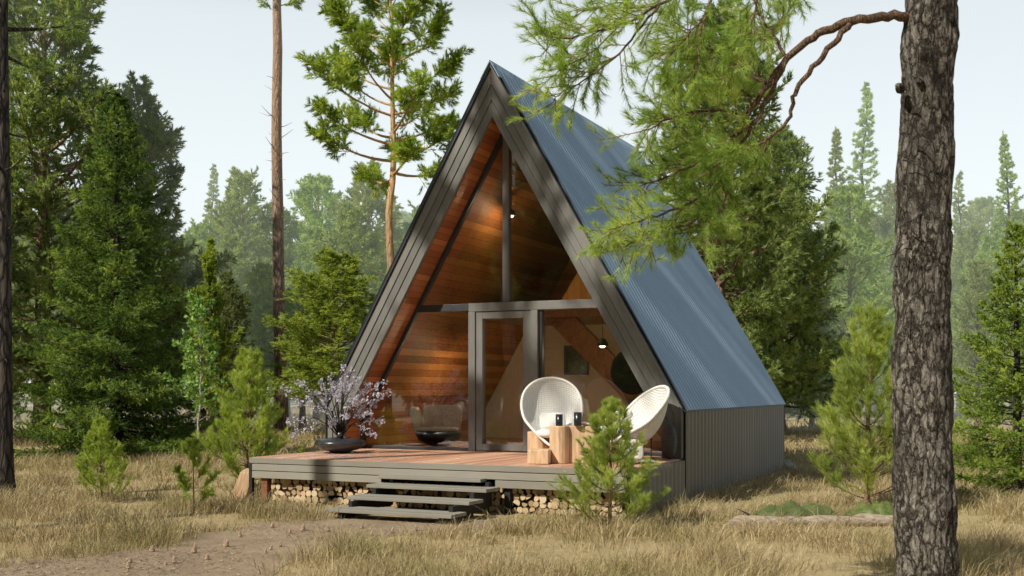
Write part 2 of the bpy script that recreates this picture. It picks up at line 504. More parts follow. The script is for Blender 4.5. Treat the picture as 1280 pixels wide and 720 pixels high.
def children(rng, P0, P1, k, smin, ang, lf, flat, up=0., taper=.5):
    """k side twigs on every segment"""
    n = len(P0)
    s = smin + (1 - smin) * (np.arange(k)[None, :] + rng.random((n, k))) / k
    ax = (P1 - P0); L = np.linalg.norm(ax, axis=1)[:, None]; ax = unit(ax)[:, None, :]
    base = P0[:, None] + (P1 - P0)[:, None] * s[..., None]
    side = unit(np.cross(ax, np.array([0, 0, 1.])) + 1e-6)
    sgn = np.where((np.arange(k)[None, :] + rng.integers(0, 2, (n, 1))) % 2 == 0, 1., -1.)[..., None]
    rnd = rng.normal(size=(n, k, 3)); rnd = unit(rnd - ax * (rnd * ax).sum(-1, keepdims=True))
    u = unit(side * sgn * flat + rnd * (1 - flat))
    a = ang * (.75 + .5 * rng.random((n, k, 1)))
    d = ax * np.cos(a) + u * np.sin(a); d[..., 2] += up; d = unit(d)
    ln = (L * lf * (1 - taper * s) * (.65 + .6 * rng.random((n, k))))[..., None]
    return base.reshape(-1, 3), (base + d * ln).reshape(-1, 3)

def sticks(P0, P1, r0, r1):
    """three sided tapering twigs"""
    ax = unit(P1 - P0); ref = np.where(np.abs(ax[:, 2:3]) > .9, np.array([[1., 0, 0]]), np.array([[0, 0, 1.]]))
    u = unit(np.cross(ax, ref)); w = np.cross(ax, u)
    rings = []
    for P, r in ((P0, r0), (P1, r1)):
        for k in range(3):
            a = 2 * PI * k / 3
            rings.append(P + (u * math.cos(a) + w * math.sin(a)) * r)
    V = np.stack(rings, 1)                                     # n,6,3
    f = np.array([[0, 1, 4, 3], [1, 2, 5, 4], [2, 0, 3, 5]])
    return V.reshape(-1, 3), (np.arange(len(P0))[:, None, None] * 6 + f[None]).reshape(-1, 4)

def crown_mesh(name, tris, stick_segs=None, quads=None):
    V = []; Lp = []; St = []; Mt = []; nv = 0; nl = 0
    def push(v, f, k, mi):
        nonlocal nv, nl
        V.append(v); Lp.append((f + nv).ravel()); St.append(np.arange(len(f)) * k + nl); Mt.append(np.full(len(f), mi))
        nv += len(v); nl += f.size
    if tris is not None and len(tris): push(tris, np.arange(len(tris)).reshape(-1, 3), 3, 0)
    if quads is not None and len(quads): push(quads, np.arange(len(quads)).reshape(-1, 4), 4, 0)
    for (a, b, r0, r1) in (stick_segs or []):
        v, f = sticks(a, b, r0, r1); push(v, f, 4, 1)
    return np_mesh(name, np.concatenate(V), np.concatenate(Lp), np.concatenate(St), np.concatenate(Mt))

def conifer(seed, H, r0, z0, nb, prof, el, curv, ntw, twl, twang, nsub, subl, nn, nl, nw, nang,
            smin=.3, flat=.6, whorl=0., wander=.1, limb=.03, pw=1., twup=.1, stubs=0, lean=0., subup=.05, twr=.004, leafy=None, minlen=.12, r_top=.25, ztop=.985):
    rng = np.random.default_rng(seed); rd = random.Random(seed)
    n = 16; tp = []; x = y = 0.
    for i in range(n):
        t = i / (n - 1)
        tp.append(Vector((x + lean * t * H, y, t * H)))
        x += rd.uniform(-1, 1) * wander * H / 60; y += rd.uniform(-1, 1) * wander * H / 60
    def tpos(z):
        k = min(max(z / H, 0), .9999) * (n - 1); i = int(k)
        return tp[i].lerp(tp[i + 1], k - i)
    trad = lambda z: r0 * (r_top + (1 - r_top) * (1 - z / H)) * (1 - (z / H) ** 6 * .9) + .5 * r0 * math.exp(-z / (r0 * 2.5))
    tm = MB()
    zz = [0, .12 * r0 * 8, .3 * r0 * 8] + [H * i / 15 for i in range(1, 16)]
    zz = sorted(z for z in zz if z <= H)
    tm.tube([tpos(z) - (Vector((0, 0, .1)) if z == 0 else Vector()) for z in zz], [max(trad(z), .006) for z in zz], 10)
    for i in range(stubs):
        z = rd.uniform(.12, .95) * z0 if z0 > .3 else rd.uniform(.1, .3) * H
        a = rd.uniform(0, 2 * PI); L = rd.uniform(.2, .9)
        p = tpos(z); d = Vector((math.cos(a), math.sin(a), rd.uniform(-.1, .5)))
        tm.tube([p, p + d * L * .5, p + d * L + Vector((0, 0, rd.uniform(-.1, .15)))], [.022, .014, .004], 4)
    A = []; B = []; mains = ([], [])
    for i in range(nb):
        t = ((i + rd.random()) / nb) ** pw
        hc = H * ztop - z0; z = z0 + hc * t
        if whorl: z = z0 + hc * (round(t / whorl) * whorl + rd.uniform(-.1, .1) * whorl)
        z = min(z, H * .985); t = (z - z0) / (H - z0)
        L = max(prof(t) * rd.uniform(.7, 1.12), minlen)
        az = i * 2.39996 + rd.uniform(-.5, .5)
        e0 = el(t) + rd.uniform(-.12, .12); cv = curv(t)
        pts = [tpos(z)]; ns = 7
        for k in range(ns):
            e = e0 + cv * (k / (ns - 1)); az += rd.uniform(-.1, .1)
            pts.append(pts[-1] + Vector((math.cos(az) * math.cos(e), math.sin(az) * math.cos(e), math.sin(e))) * (L / ns))
        rb = min(limb * (L / 2) ** .7, trad(z) * .6)
        tm.tube(pts, [rb * (1 - k / ns * .85) for k in range(ns + 1)], 5, caps=False)
        q = np.array([tuple(p) for p in pts])
        cnt = max(3, int(ntw * L * (1 - smin)))
        s = smin + (1 - smin) * (np.arange(cnt) + rng.random(cnt)) / cnt
        k = np.minimum((s * ns).astype(int), ns - 1); fr = (s * ns - k)[:, None]
        base = q[k] + (q[k + 1] - q[k]) * fr; T = unit(q[k + 1] - q[k])
        side = unit(np.cross(T, np.array([0, 0, 1.])) + 1e-6)
        sg = np.where(np.arange(cnt) % 2 == 0, 1., -1.)[:, None]
        rnd = rng.normal(size=(cnt, 3)); u = unit(side * sg * flat + rnd * (1 - flat))
        a = twang * (.7 + .5 * rng.random((cnt, 1)))
        d = T * np.cos(a) + u * np.sin(a); d[:, 2] += twup; d = unit(d)
        ln = (twl * min(L, 2.2) ** .7 * (1.05 - .6 * s) * (.6 + .6 * rng.random(cnt)))[:, None]
        A.append(base); B.append(base + d * ln)
        m0 = int(ns * max(smin, .35))
        for kk in range(m0, ns):
            mains[0].append(q[kk]); mains[1].append(q[kk + 1])
    top = tpos(H * .97); 
    A = np.concatenate(A); B = np.concatenate(B)
    mA = np.array(mains[0]); mB = np.array(mains[1])
    lz = [H * (.86 + .0139 * i) for i in range(11)]; lead0 = np.array([tuple(tpos(z)) for z in lz[:-1]]); lead1 = np.array([tuple(tpos(z)) for z in lz[1:]])
    if nsub:
        sA, sB = children(rng, A, B, nsub, .2, .8, subl, .5, subup)
    else:
        sA = np.zeros((0, 3)); sB = sA
    segA = np.concatenate([A, sA, mA, lead0]); segB = np.concatenate([B, sB, mB, lead1])
    if leafy:
        cm = crown_mesh('crown', None, [(A, B, twr, twr * .5)], leaves(rng, segA, segB, nn, nl, nw))
    else:
        tri = needles(rng, segA, segB, nn, nl, nw, nang)
        cm = crown_mesh('crown', tri, [(A, B, twr, twr * .4)])
    return tm.mesh('trunk', True), cm

def tree(name, label, cat, tmesh, cmesh, bark_m, leaf_m, loc=(0, 0, 0), rz=0, scale=1., group=None):
    t = thing(name, label, cat, loc, rz, group)
    t.scale = (scale,) * 3
    obj('trunk', tmesh, bark_m, t)
    obj('crown', cmesh, [leaf_m, M['twig']], t)
    return t

# ------------------------------------------------------------------ sky, sun, camera
SUN_AZ, SUN_EL = R(25), R(42)     # azimuth measured from -y towards -x
sun_dir = Vector((-math.sin(SUN_AZ) * math.cos(SUN_EL), -math.cos(SUN_AZ) * math.cos(SUN_EL), math.sin(SUN_EL)))
w = bpy.data.worlds.new('World'); scene.world = w; w.use_nodes = True
nt = w.node_tree; nt.nodes.clear()
sky = nd(nt, 'ShaderNodeTexSky', dict(sky_type='NISHITA', sun_disc=False, sun_elevation=SUN_EL,
         sun_rotation=math.atan2(sun_dir.x, sun_dir.y), air_density=1., dust_density=3., ozone_density=1.))
tc = nt.nodes.new('ShaderNodeTexCoord')
sz = nd(nt, 'ShaderNodeSeparateXYZ'); nt.links.new(tc.outputs['Generated'], sz.inputs[0])
veil = ramp(nt, sz.outputs[2], [(0, (10.3, 10.7, 10.6)), (.17, (10.1, 10.8, 10.9)), (.31, (8.8, 9.5, 9.7)), (.42, (4.2, 4.9, 5.4)), (1, (1.5, 2.1, 2.8))])
south = math_(nt, 'MULTIPLY_ADD', sz.outputs[1], .55, .72, True)          # the veil is thickest over the far wood
veil = mixc(nt, 1., veil, nd(nt, 'ShaderNodeCombineColor', i0=south, i1=south, i2=south).outputs[0], 'MULTIPLY')
mx = mixc(nt, .85, sky.outputs[0], veil)
bg = nd(nt, 'ShaderNodeBackground', Strength=.1); nt.links.new(mx, bg.inputs[0])
wo = nt.nodes.new('ShaderNodeOutputWorld'); nt.links.new(bg.outputs[0], wo.inputs[0])

sl = bpy.data.lights.new('sun', 'SUN'); sl.energy = 5.; sl.angle = R(.55); sl.color = (1, .95, .84)
so = bpy.data.objects.new('sun', sl); C.objects.link(so)
so.rotation_euler = sun_dir.to_track_quat('Z', 'Y').to_euler(); so.location = (0, -5, 30)

cam = bpy.data.cameras.new('camera'); co = bpy.data.objects.new('camera', cam); C.objects.link(co)
co.location = (CX, CY, EYE); co.rotation_euler = (R(90), 0, YAW)
cam.sensor_width = 36; cam.lens = 36 * F / 1280; cam.shift_y = (HOR - 360) / 1280
cam.clip_end = 2000
cam.dof.use_dof = True; cam.dof.focus_distance = 17.; cam.dof.aperture_fstop = 4.
scene.camera = co
scene.view_settings.view_transform = 'Standard'; scene.view_settings.look = 'None'
scene.view_settings.exposure = 0; scene.view_settings.gamma = 1
scene.cycles.use_denoising = True
scene.cycles.max_bounces = 6; scene.cycles.diffuse_bounces = 3; scene.cycles.glossy_bounces = 3; scene.cycles.transmission_bounces = 3; scene.cycles.transparent_max_bounces = 12
scene.cycles.sample_clamp_indirect = 6

# ------------------------------------------------------------------ ground
rd = random.Random(5)
gm = MB()
GN = 60
def gx(i, n=GN): # denser in the middle
    u = (i / n) * 2 - 1
    return 420 * math.copysign(abs(u) ** 2.4, u)
gv = []
for j in range(GN + 1):
    for i in range(GN + 1):
        x, y = gx(i), gx(j) + 20
        d = math.hypot(x - 1, y - 0)
        z = 0 if d < 32 else mn.noise(Vector((x * .03, y * .03, 0))) * min(1.2, (d - 32) * .02)
        gv.append((x, y, z))
gm.add(gv, [(j * (GN + 1) + i, j * (GN + 1) + i + 1, (j + 1) * (GN + 1) + i + 1, (j + 1) * (GN + 1) + i) for j in range(GN) for i in range(GN)])
tag(obj('ground', gm.mesh('ground', True), M['ground']), kind='structure')

path_px = [(-260, 712), (-40, 703), (110, 697), (200, 684), (262, 668), (318, 655), (420, 649), (520, 647), (610, 649), (650, 657), (590, 664),
           (500, 670), (430, 680), (385, 694), (345, 712), (300, 745), (160, 800), (-260, 830)]
path_w = [ground(x, y) for x, y in path_px]
pp = []
for i, p in enumerate(path_w):                       # wobble the outline
    q = path_w[(i + 1) % len(path_w)]
    for k in range(6):
        v = p.lerp(q, k / 6); o = mn.noise(v * 1.7) * .13
        pp.append((v.x + o, v.y + mn.noise(v * 1.9 + Vector((9, 3, 0))) * .13))
pm = MB(); pm.add([(x, y, .004) for x, y in pp], [tuple(range(len(pp)))[::-1]])
pme = pm.mesh('path')
if pme.polygons[0].normal.z < 0: pme.flip_normals()
tag(obj('dirt_path', pme, M['path']), kind='structure')

def in_poly(px, py, poly):
    c = np.zeros(len(px), bool); n = len(poly)
    for i in range(n):
        x0, y0 = poly[i]; x1, y1 = poly[(i + 1) % n]
        if y0 == y1: continue
        k = ((y0 > py) != (y1 > py)) & (px < (x1 - x0) * (py - y0) / (y1 - y0) + x0)
        c ^= k
    return c

# dry grass: one sheet of blades in tufts
def grass():
    rng = np.random.default_rng(11)
    Vs = []; tot = 0
    for d0, d1, tufts, per, hgt, wid in ((8.6, 12, 46, 26, .24, .006), (12, 17, 38, 24, .23, .008), (17, 26, 24, 20, .23, .011), (26, 44, 9, 16, .25, .02), (44, 90, 1.6, 14, .32, .05)):
        area = 1.16 * (d1 * d1 - d0 * d0) / 2
        n = int(area * tufts)
        d = np.sqrt(d0 * d0 + (d1 * d1 - d0 * d0) * rng.random(n)); r = (rng.random(n) - .5) * 1.16 * d
        x = CX + cs * r - sn * d; y = CY + sn * r + cs * d
        size = .35 + .75 * rng.random(n)
        patch = np.array([mn.noise(Vector((a * .7, b * .7, 3.1))) for a, b in zip(x, y)])
        size *= 1 + 1.1 * patch + .5 * np.array([mn.noise(Vector((a * 2.1, b * 2.1, 7.7))) for a, b in zip(x, y)])
        size *= np.where((x > -3.2) & (x < 3.4) & (y > -3.3) & (y < -2), .62, 1.)
        size *= 1 - .6 * np.exp(-np.minimum(((x - 5.6) / 1.25) ** 6, 50) - ((y + 2.45 - (x - 5.6) * .25) / .55) ** 2)
        keep = rng.random(n) < np.clip(.66 + patch * 2.1, .08, 1)
        edge = np.array([mn.noise(Vector((a * 1.1, b * 1.1, 4.4))) for a, b in zip(x, y)])
        inside = in_poly(x, y, pp)
        size = np.where(inside, size * .45, size)
        ok = keep & (~inside | ((edge > .30) & (rng.random(n) < .35)))
        # sparse bare earth to the right of the path
        bare = np.exp(-(((x - 3.2) / 1.9) ** 2 + ((y + 5.6) / .42) ** 2))
        ok &= rng.random(n) > bare * .85
        ok &= ~((x > -3.0) & (x < 3.22) & (y > -2.48) & (y < 7.3))
        ok &= ~((x > -.75) & (x < 1.7) & (y > -3.95) & (y < -2.3))
        x, y, size = x[ok], y[ok], size[ok]; n = len(x)
        bx = x[:, None] + rng.normal(size=(n, per)) * .07 * (1 + d0 / 25); by = y[:, None] + rng.normal(size=(n, per)) * .07 * (1 + d0 / 25)
        dx = bx - x[:, None] + rng.normal(size=(n, per)) * .05; dy = by - y[:, None] + rng.normal(size=(n, per)) * .05
        dx += .03; 
        ln = np.hypot(dx, dy) + 1e-6
        h = hgt * size[:, None] * (.45 + .75 * rng.random((n, per)))
        bend = (.3 + 1.1 * rng.random((n, per)) ** 1.3) * h
        ux, uy = dx / ln, dy / ln
        b = np.stack([bx, by, np.full_like(bx, -.01)], -1).reshape(-1, 3)
        u = np.stack([ux, uy, np.zeros_like(ux)], -1).reshape(-1, 3)
        th = rng.random(len(b)) * 2 * PI
        s = np.stack([np.cos(th), np.sin(th), 0 * th], -1) * wid * .5 * (.7 + .6 * rng.random((len(b), 1)))
        h = h.reshape(-1, 1); bend = bend.reshape(-1, 1)
        m = b + u * bend * .35 + np.array([0, 0, 1.]) * h * .62
        t = b + u * bend + np.array([0, 0, 1.]) * h * (.75 + .3 * rng.random((len(b), 1)))
        Vs.append(np.stack([b - s, b + s, m + s * .8, m - s * .8, t], 1).reshape(-1, 3))
    V = np.concatenate(Vs); nb = len(V) // 5
    f = np.array([0, 1, 2, 3, 3, 2, 4])
    loops = (np.arange(nb)[:, None] * 5 + f[None]).ravel()
    starts = (np.arange(nb)[:, None] * 7 + np.array([0, 4])[None]).ravel()
    me = np_mesh('dry_grass', V, loops, starts)
    o = obj('dry_grass', me, M['straw'])
    tag(o, 'dry straw coloured grass covering the clearing', 'grass', kind='stuff')
    print('blades', nb)
grass()

# ------------------------------------------------------------------ cabin
HT, HW, EV, LEN, DK = 6.87, 3.15, 1.40, 7.18, .66
DY = -2.43                                              # deck front
TH = .82                                                # roof build-up measured vertically
KN = (HT - EV) / HW                                     # slope
RG = .5                                                 # glazing recess
def xo(z): return (HT - z) / KN                         # outer half width
def xi(z): return min((HT - TH - z) / KN, HW - .33)     # inner half width
ZI = HT - TH - (HW - .33) * KN                          # where inner knee wall starts
cabin = thing('a_frame_cabin', 'steep A-frame cabin with blue-grey corrugated roof and glazed timber front', 'cabin')

# roof structure: lined shell (two pitched slabs and knee walls)
for sg in (-1, 1):
    P = lambda x, z: (sg * x, z)
    poly = [P(HW - .03, DK - .02), P(HW - .03, EV), P(0, HT - .05), P(0, HT - TH), P(HW - .33, ZI), P(HW - .33, DK - .02)]
    if sg > 0: poly = poly[::-1]
    m = MB(); m.prism(poly[::-1] if False else poly, .05, LEN - .05)
    o = obj('lining', m, M['soffit'], cabin)
# inside lining a little proud beyond the glazing
for sg in (-1, 1):
    z1 = HT - TH - .012
    pl = [(sg * 0, z1), (sg * (HW - .33 - .012), ZI - .012), (sg * (HW - .33 - .012), DK), ]
    m = MB()
    v = [(pl[0][0], RG + .12, pl[0][1]), (pl[1][0], RG + .12, pl[1][1]), (pl[2][0], RG + .12, pl[2][1]),
         (pl[0][0], LEN - .3, pl[0][1]), (pl[1][0], LEN - .3, pl[1][1]), (pl[2][0], LEN - .3, pl[2][1])]
    m.add(v, [(0, 1, 4, 3), (1, 2, 5, 4)])
    obj('wall_lining', m, M['inside'], cabin)

# front trim: three boards along each rake and down the knee
def rake_boards(sg, o0, o1, y0, y1, mb):
    """board between vertical offsets o0 < o1 below the outer profile"""
    a = lambda o: (HW - (o / TH) * .33)
    zt0, zt1 = HT - o0, HT - o1
    zk0 = HT - o0 - a(o0) * KN; zk1 = HT - o1 - a(o1) * KN
    poly = [(0, zt0), (sg * a(o0), zk0), (sg * a(o0), DK + .002), (sg * a(o1), DK + .002), (sg * a(o1), zk1), (0, zt1)]
    if sg < 0: poly = poly
    else: poly = poly[::-1]
    n = len(poly)
    # two quads front/back so that the concave outline fills properly
    V = [(x, y0, z) for x, z in poly] + [(x, y1, z) for x, z in poly]
    if sg < 0: quads = [(0, 1, 4, 5), (1, 2, 3, 4)]
    else: quads = [(0, 1, 4, 5), (1, 2, 3, 4)]
    Fs = []
    for q in quads:
        Fs.append(q); Fs.append(tuple(i + n for i in q[::-1]))
    Fs += [(i, i + n, (i + 1) % n + n, (i + 1) % n) for i in range(n)]
    mb.add(V, Fs)
for sg, nm in ((-1, 'l'), (1, 'r')):
    m = MB()
    for k, (a, b, y) in enumerate(((.035, .285, -.045), (.297, .535, -.028), (.547, .80, -.012))):
        rake_boards(sg, a, b, y, .06, m)
    me = m.mesh('rake_board')
    bmfix = me
    obj('rake_board', me, M['trim'], cabin, bev=.006)
    m = MB(); rake_boards(sg, -.03, .03, -.075, .03, m)
    obj('edge_flashing', m, M['frame_dark'] if sg < 0 else M['trim'], cabin, bev=.004)

# corrugated roof sheets, real waves running from ridge to eave
def corrugated(p0, along, down, nrm, ln, drop, pitch=.1, amp=.013, y0=0, rows=1):
    nw = int(ln / pitch * 8); V = []; Fs = []
    for j in range(rows + 1):
        for i in range(nw + 1):
            s = ln * i / nw
            h = amp * math.cos(2 * PI * s / pitch)
            V.append(Vector(p0) + Vector(along) * s + Vector(down) * (drop * j / rows) + Vector(nrm) * h)
    for j in range(rows):
        for i in range(nw):
            a = j * (nw + 1) + i
            Fs.append((a, a + 1, a + nw + 2, a + nw + 1))
    m = MB(); m.add(V, Fs)
    return m.mesh('sheet', True)
sl_len = math.hypot(HW, HT - EV)
for sg in (-1, 1):
    down = Vector((sg * HW, 0, EV - HT)).normalized(); nrm = Vector((sg * (HT - EV), 0, HW)).normalized()
    obj('roof', corrugated(Vector((0, -.03, HT)) + nrm * .05, (0, 1, 0), down, nrm, LEN + .06, sl_len + .06, .155, .024), M['roof'], cabin)
    obj('knee_wall_cladding', corrugated((sg * (HW + .026), .0, EV - .02), (0, 1, 0), (0, 0, -1), (sg, 0, 0), LEN, EV + .05, .2, .026), M['wall'], cabin)
    m = MB()                                            # eave strip
    m.box((sg * (HW + .03) - .02, -.02, EV - .05), (sg * (HW + .03) + .02, LEN + .02, EV - .012))
    obj('eave_trim', m, M['frame_dark'], cabin)
# ridge cap
m = MB()
for sg in (-1, 1):
    down = Vector((sg * HW, 0, EV - HT)).normalized(); nrm = Vector((sg * (HT - EV), 0, HW)).normalized()
    a = Vector((0, -.09, HT + .085)); b = a + down * .33 + nrm * .004; 
    V = [a, b, b + Vector((0, LEN + .2, 0)), a + Vector((0, LEN + .2, 0))]
    V += [p - nrm * .012 for p in V]
    m.add(V, [(0, 1, 2, 3), (7, 6, 5, 4), (0, 4, 5, 1), (1, 5, 6, 2), (2, 6, 7, 3), (3, 7, 4, 0)])
obj('ridge_cap', m, M['ridge'], cabin)
# back gable
m = MB(); m.prism([(-HW + .04, 0), (HW - .04, 0), (HW - .04, EV - .02), (0, HT - .06), (-HW + .04, EV - .02)], LEN - .06, LEN)
obj('back_gable', m, M['wall'], cabin)
# base plinth closing the underside (behind the firewood)
m = MB(); m.box((-HW + .05, .02, 0), (HW - .03, LEN - .07, DK - .06))
obj('plinth', m, M['black_wood'], cabin)
# inside floor
m = MB()
for i in range(34):
    x = -2.8 + i * .165
    m.box((x, RG - .05, DK - .05), (x + .16, LEN - .31, DK - .004))
obj('floor', m, M['floor_in'], cabin)
# inside back wall, loft, lit gable patch, rafters
YB = 5.2
m = MB(); m.prism([(-2.78, DK), (2.78, DK), (xi(ZI) - .04, ZI), (xi(3.08) - .04, 3.08), (-xi(3.08) + .04, 3.08), (-xi(ZI) + .04, ZI)], YB, YB + .1)
obj('partition_wall', m, M['beige'], cabin)
m = MB(); m.box((-xi(3.05) + .03, 2.6, 3.0), (xi(3.25) - .03, LEN - .32, 3.16)); obj('loft_floor', m, M['rafter'], cabin)
m = MB(); m.prism([(-xi(3.18) + .05, 3.18), (xi(3.18) - .05, 3.18), (0, HT - TH - .1)], YB + .3, YB + .36)
obj('loft_wall', m, M['inside'], cabin)
m = MB(); m.prism([(.03, 3.18), (xi(3.18) - .05, 3.18), (xi(4.05) - .05, 4.05), (.60, 4.05)], 2.62, 2.67)
obj('lit_gable_patch', m, M['lit_gable_wood'], cabin)  # lit patch of the loft wall, its brightness put into the wood colour
for sg in (-1, 1):
    m = MB()
    for yy in (2.7,):
        wv = .62
        poly = [(sg * (xi(DK + 1.0) - .42 - .55), 3.0), (sg * (xi(3.0) - .03 - .28 + .1), 3.0), (sg * 2.62, DK), (sg * 2.1, DK)]
        poly = [(-.25, 2.99), (.35, 2.99), (2.76, DK), (2.16, DK)]
        if sg < 0: poly = poly[::-1]
        if sg > 0: m.prism(poly[::-1], yy, yy + .12)
    if sg > 0: obj('rafter', m, M['rafter'], cabin, bev=.005)
# small window in the partition
m = MB(); 
for a, b in (((-.26, -.02, -.3), (.26, .03, -.24)), ((-.26, -.02, .24), (.26, .03, .3)), ((-.26, -.02, -.24), (-.2, .03, .24)), ((.2, -.02, -.24), (.26, .03, .24))): m.box(a, b)
wf = obj('interior_window', m, M['frame_dark'], cabin, (-.62, YB - .03, 2.28))
m = MB(); m.box((-.2, .008, -.24), (.2, .018, .24)); obj('pane', m, simple('dark green pane', (.03, .06, .03), .2, var=.6, scale=7), wf)

# front glazing frame (fixed to the cabin)
gl0, gl1 = RG, RG + .09
BZ0, BZ1 = 3.0, 3.12
m = MB(); m.box((-.055, gl0, BZ1 + .003), (.055, gl1 + .02, HT - TH - .14)); obj('mullion', m, M['frame'], cabin, bev=.006)
m = MB(); m.box((-xi(BZ0) + .03, gl0 + .01, BZ0), (-.66, gl1, BZ1)); obj('transom', m, M['frame_dark'], cabin, bev=.005)
m = MB(); m.box((-.66, gl0 - .05, BZ0 - .02), (xi(BZ0) - .01, gl1, BZ1)); obj('transom', m, M['frame'], cabin, bev=.006)
for sg in (-1, 1):
    m = MB()
    for a, b in (((xi(5.9), 5.9), (xi(ZI), ZI)),):
        w_ = .055
        poly = [(sg * (xi(HT - TH - .02) - .0), HT - TH - .02), (sg * (HW - .335), ZI), (sg * (HW - .335), DK + .002), (sg * (HW - .335 - w_), DK + .002), (sg * (HW - .335 - w_), ZI - .03), (sg * 0.0, HT - TH - .14)]
        n = 6
        V = [(x, gl0 + .004, z) for x, z in poly] + [(x, gl1, z) for x, z in poly]
        Fs = []
        for q in ((0, 1, 4, 5), (1, 2, 3, 4)): Fs += [q, tuple(i + n for i in q[::-1])]
        Fs += [(i, i + n, (i + 1) % n + n, (i + 1) % n) for i in range(n)]
        m.add(V, Fs)
    obj('side_frame', m, M['frame_dark'], cabin, bev=.003)
for x0, x1 in ((-HW + .40, -.67), (.67, HW - .40)):
    m = MB(); m.box((x0, gl0 + .006, DK), (x1, gl1, DK + .05)); obj('sill', m, M['frame_dark'], cabin, bev=.004)
m = MB(); m.box((.60, gl0 - .01, DK + .002), (.66, gl1, BZ0 - .022)); obj('jamb', m, M['frame_dark'], cabin, bev=.004)
# panes: each sheet of glass
yg = gl0 + .05
def pane(poly):
    mb = MB(); mb.add([(x, yg, z) for x, z in poly], [tuple(range(len(poly)))])
    return obj('window', mb, M['glass'], cabin)
ap = HT - TH - .15
pane([(-.055, BZ1), (-.055, ap - .055 * KN), (-xi(BZ1) + .05, BZ1)])
pane([(.055, BZ1), (xi(BZ1) - .05, BZ1), (.055, ap - .055 * KN)])
pane([(-.66, BZ0), (-xi(BZ0) + .05, BZ0), (-HW + .40, ZI - .03), (-HW + .40, DK + .05), (-.66, DK + .05)])
pane([(.66, BZ0), (.66, DK + .05), (HW - .40, DK + .05), (HW - .40, ZI - .03), (xi(BZ0) - .05, BZ0)])
# door with its frame
m = MB()
for a, b in (((-.66, -.06), (-.535, .1)), ((.475, -.06), (.60, .1))):
    m.box((a[0], gl0 + a[1], DK + .002), (b[0], gl1 + .02, BZ0 - .023))
obj('door_frame', m, M['frame'], cabin, bev=.007)
dr = MB()
d0, d1 = -.53, .47
dr.box((d0, gl0 - .03, DK + .015), (d0 + .12, gl1, BZ0 - .03)); dr.box((d1 - .14, gl0 - .03, DK + .015), (d1, gl1, BZ0 - .03))
dr.box((d0 + .12, gl0 - .028, BZ0 - .14), (d1 - .14, gl1, BZ0 - .032)); dr.box((d0 + .12, gl0 - .028, DK + .016), (d1 - .14, gl1, DK + .12))
door = obj('door', dr, M['frame'], cabin, bev=.006)
m = MB(); m.add([(d0 + .12, yg, DK + .12), (d1 - .14, yg, DK + .12), (d1 - .14, yg, BZ0 - .14), (d0 + .12, yg, BZ0 - .14)], [(0, 1, 2, 3)])
obj('door_glass', m, M['glass'], door)
m = MB(); m.tube([(d1 - .07, gl0 - .03, 1.62), (d1 - .07, gl0 - .085, 1.62), (d1 - .2, gl0 - .09, 1.62)], .011, 8); m.box((d1 - .095, gl0 - .038, 1.5), (d1 - .045, gl0 - .031, 1.72))
obj('handle', m, M['steel'], door)

# pendant lamps inside
def pendant(x, y, z, label, zt, en=9):
    t = thing('pendant_lamp', label, 'lamp', (x, y, z))
    m = MB(); m.lathe([(.02, .13), (.05, .12), (.095, .05), (.10, .0), (.09, 0), (.045, .10)], sides=20); obj('lamp_shade', m.mesh('s', True), M['black'], t)
    m = MB(); m.lathe([(0, -.03), (.04, -.02), (.055, .015), (.04, .05), (0, .07)], sides=16); obj('bulb', m.mesh('b', True), M['bulb'], t)
    m = MB(); m.tube([(0, 0, .12), (0, 0, zt - z)], .005, 6); obj('cord', m, M['black'], t)
    l = bpy.data.lights.new('lamp_light', 'POINT'); l.energy = en; l.color = (1, .72, .42); l.shadow_soft_size = .06
    lo = bpy.data.objects.new('lamp_light', l); C.objects.link(lo); lo.location = (x, y, z - .1)
pendant(-1.55, 2.3, 2.02, 'small lit pendant behind the left lower window', 4.0, 20)
pendant(-.55, 3.4, 1.80, 'small lit pendant seen through the glass of the door', 3.0)
pendant(1.25, 1.7, 2.42, 'lit black pendant behind the right lower window', 3.9)
pendant(-.42, 1.6, 4.72, 'lit pendant high in the gable window left of the mullion', 5.1, 13)
# dark round mirror standing inside at the right
m = MB(); m.lathe([(0, 0), (.36, 0), (.38, .015), (.36, .03), (0, .03)], sides=40)
o = obj('round_mirror', m.mesh('mirror', True), M['black_wood']); o.location = (2.02, 1.15, 2.0); o.rotation_euler = (R(90), 0, 0)
o.location = (2.0, 1.1, 1.98)
tag(o, 'black round mirror inside the right window next to the trim', 'mirror')

# lounge chair inside the left window
lc = thing('lounge_chair', 'low grey lounge chair with dark rounded shell behind the left window', 'chair', (-1.72, 1.35, DK), R(18))
m = MB(); m.lathe([(0, .02), (.18, .03), (.36, .12), (.42, .24), (.40, .30), (.34, .27), (.1, .22), (0, .22)], sides=28); obj('shell', m.mesh('s', True), M['black'], lc)
m = MB(); m.lathe([(0, 0), (.15, 0), (.13, .03), (0, .035)], sides=20); obj('base', m, M['black'], lc)
def rr_slab(w_, h_, t_, r_, mat4):
    pts = []
    for cx_, cz_, a0 in ((w_ - r_, h_ - r_, 0), (-w_ + r_, h_ - r_, 90), (-w_ + r_, -h_ + r_, 180), (w_ - r_, -h_ + r_, 270)):
        for k in range(6):
            a = R(a0 + 90 * k / 5); pts.append((cx_ + r_ * math.cos(a), cz_ + r_ * math.sin(a)))
    mb = MB(); mb.prism(pts, -t_, t_); mb.v = [tuple(mat4 @ Vector(v)) for v in mb.v]
    return mb
obj('backrest', rr_slab(.36, .26, .05, .1, Matrix.Translation((0.02, .2, .5)) @ Matrix.Rotation(R(-22), 4, 'X')), M['grey_fabric'], lc, bev=.03)
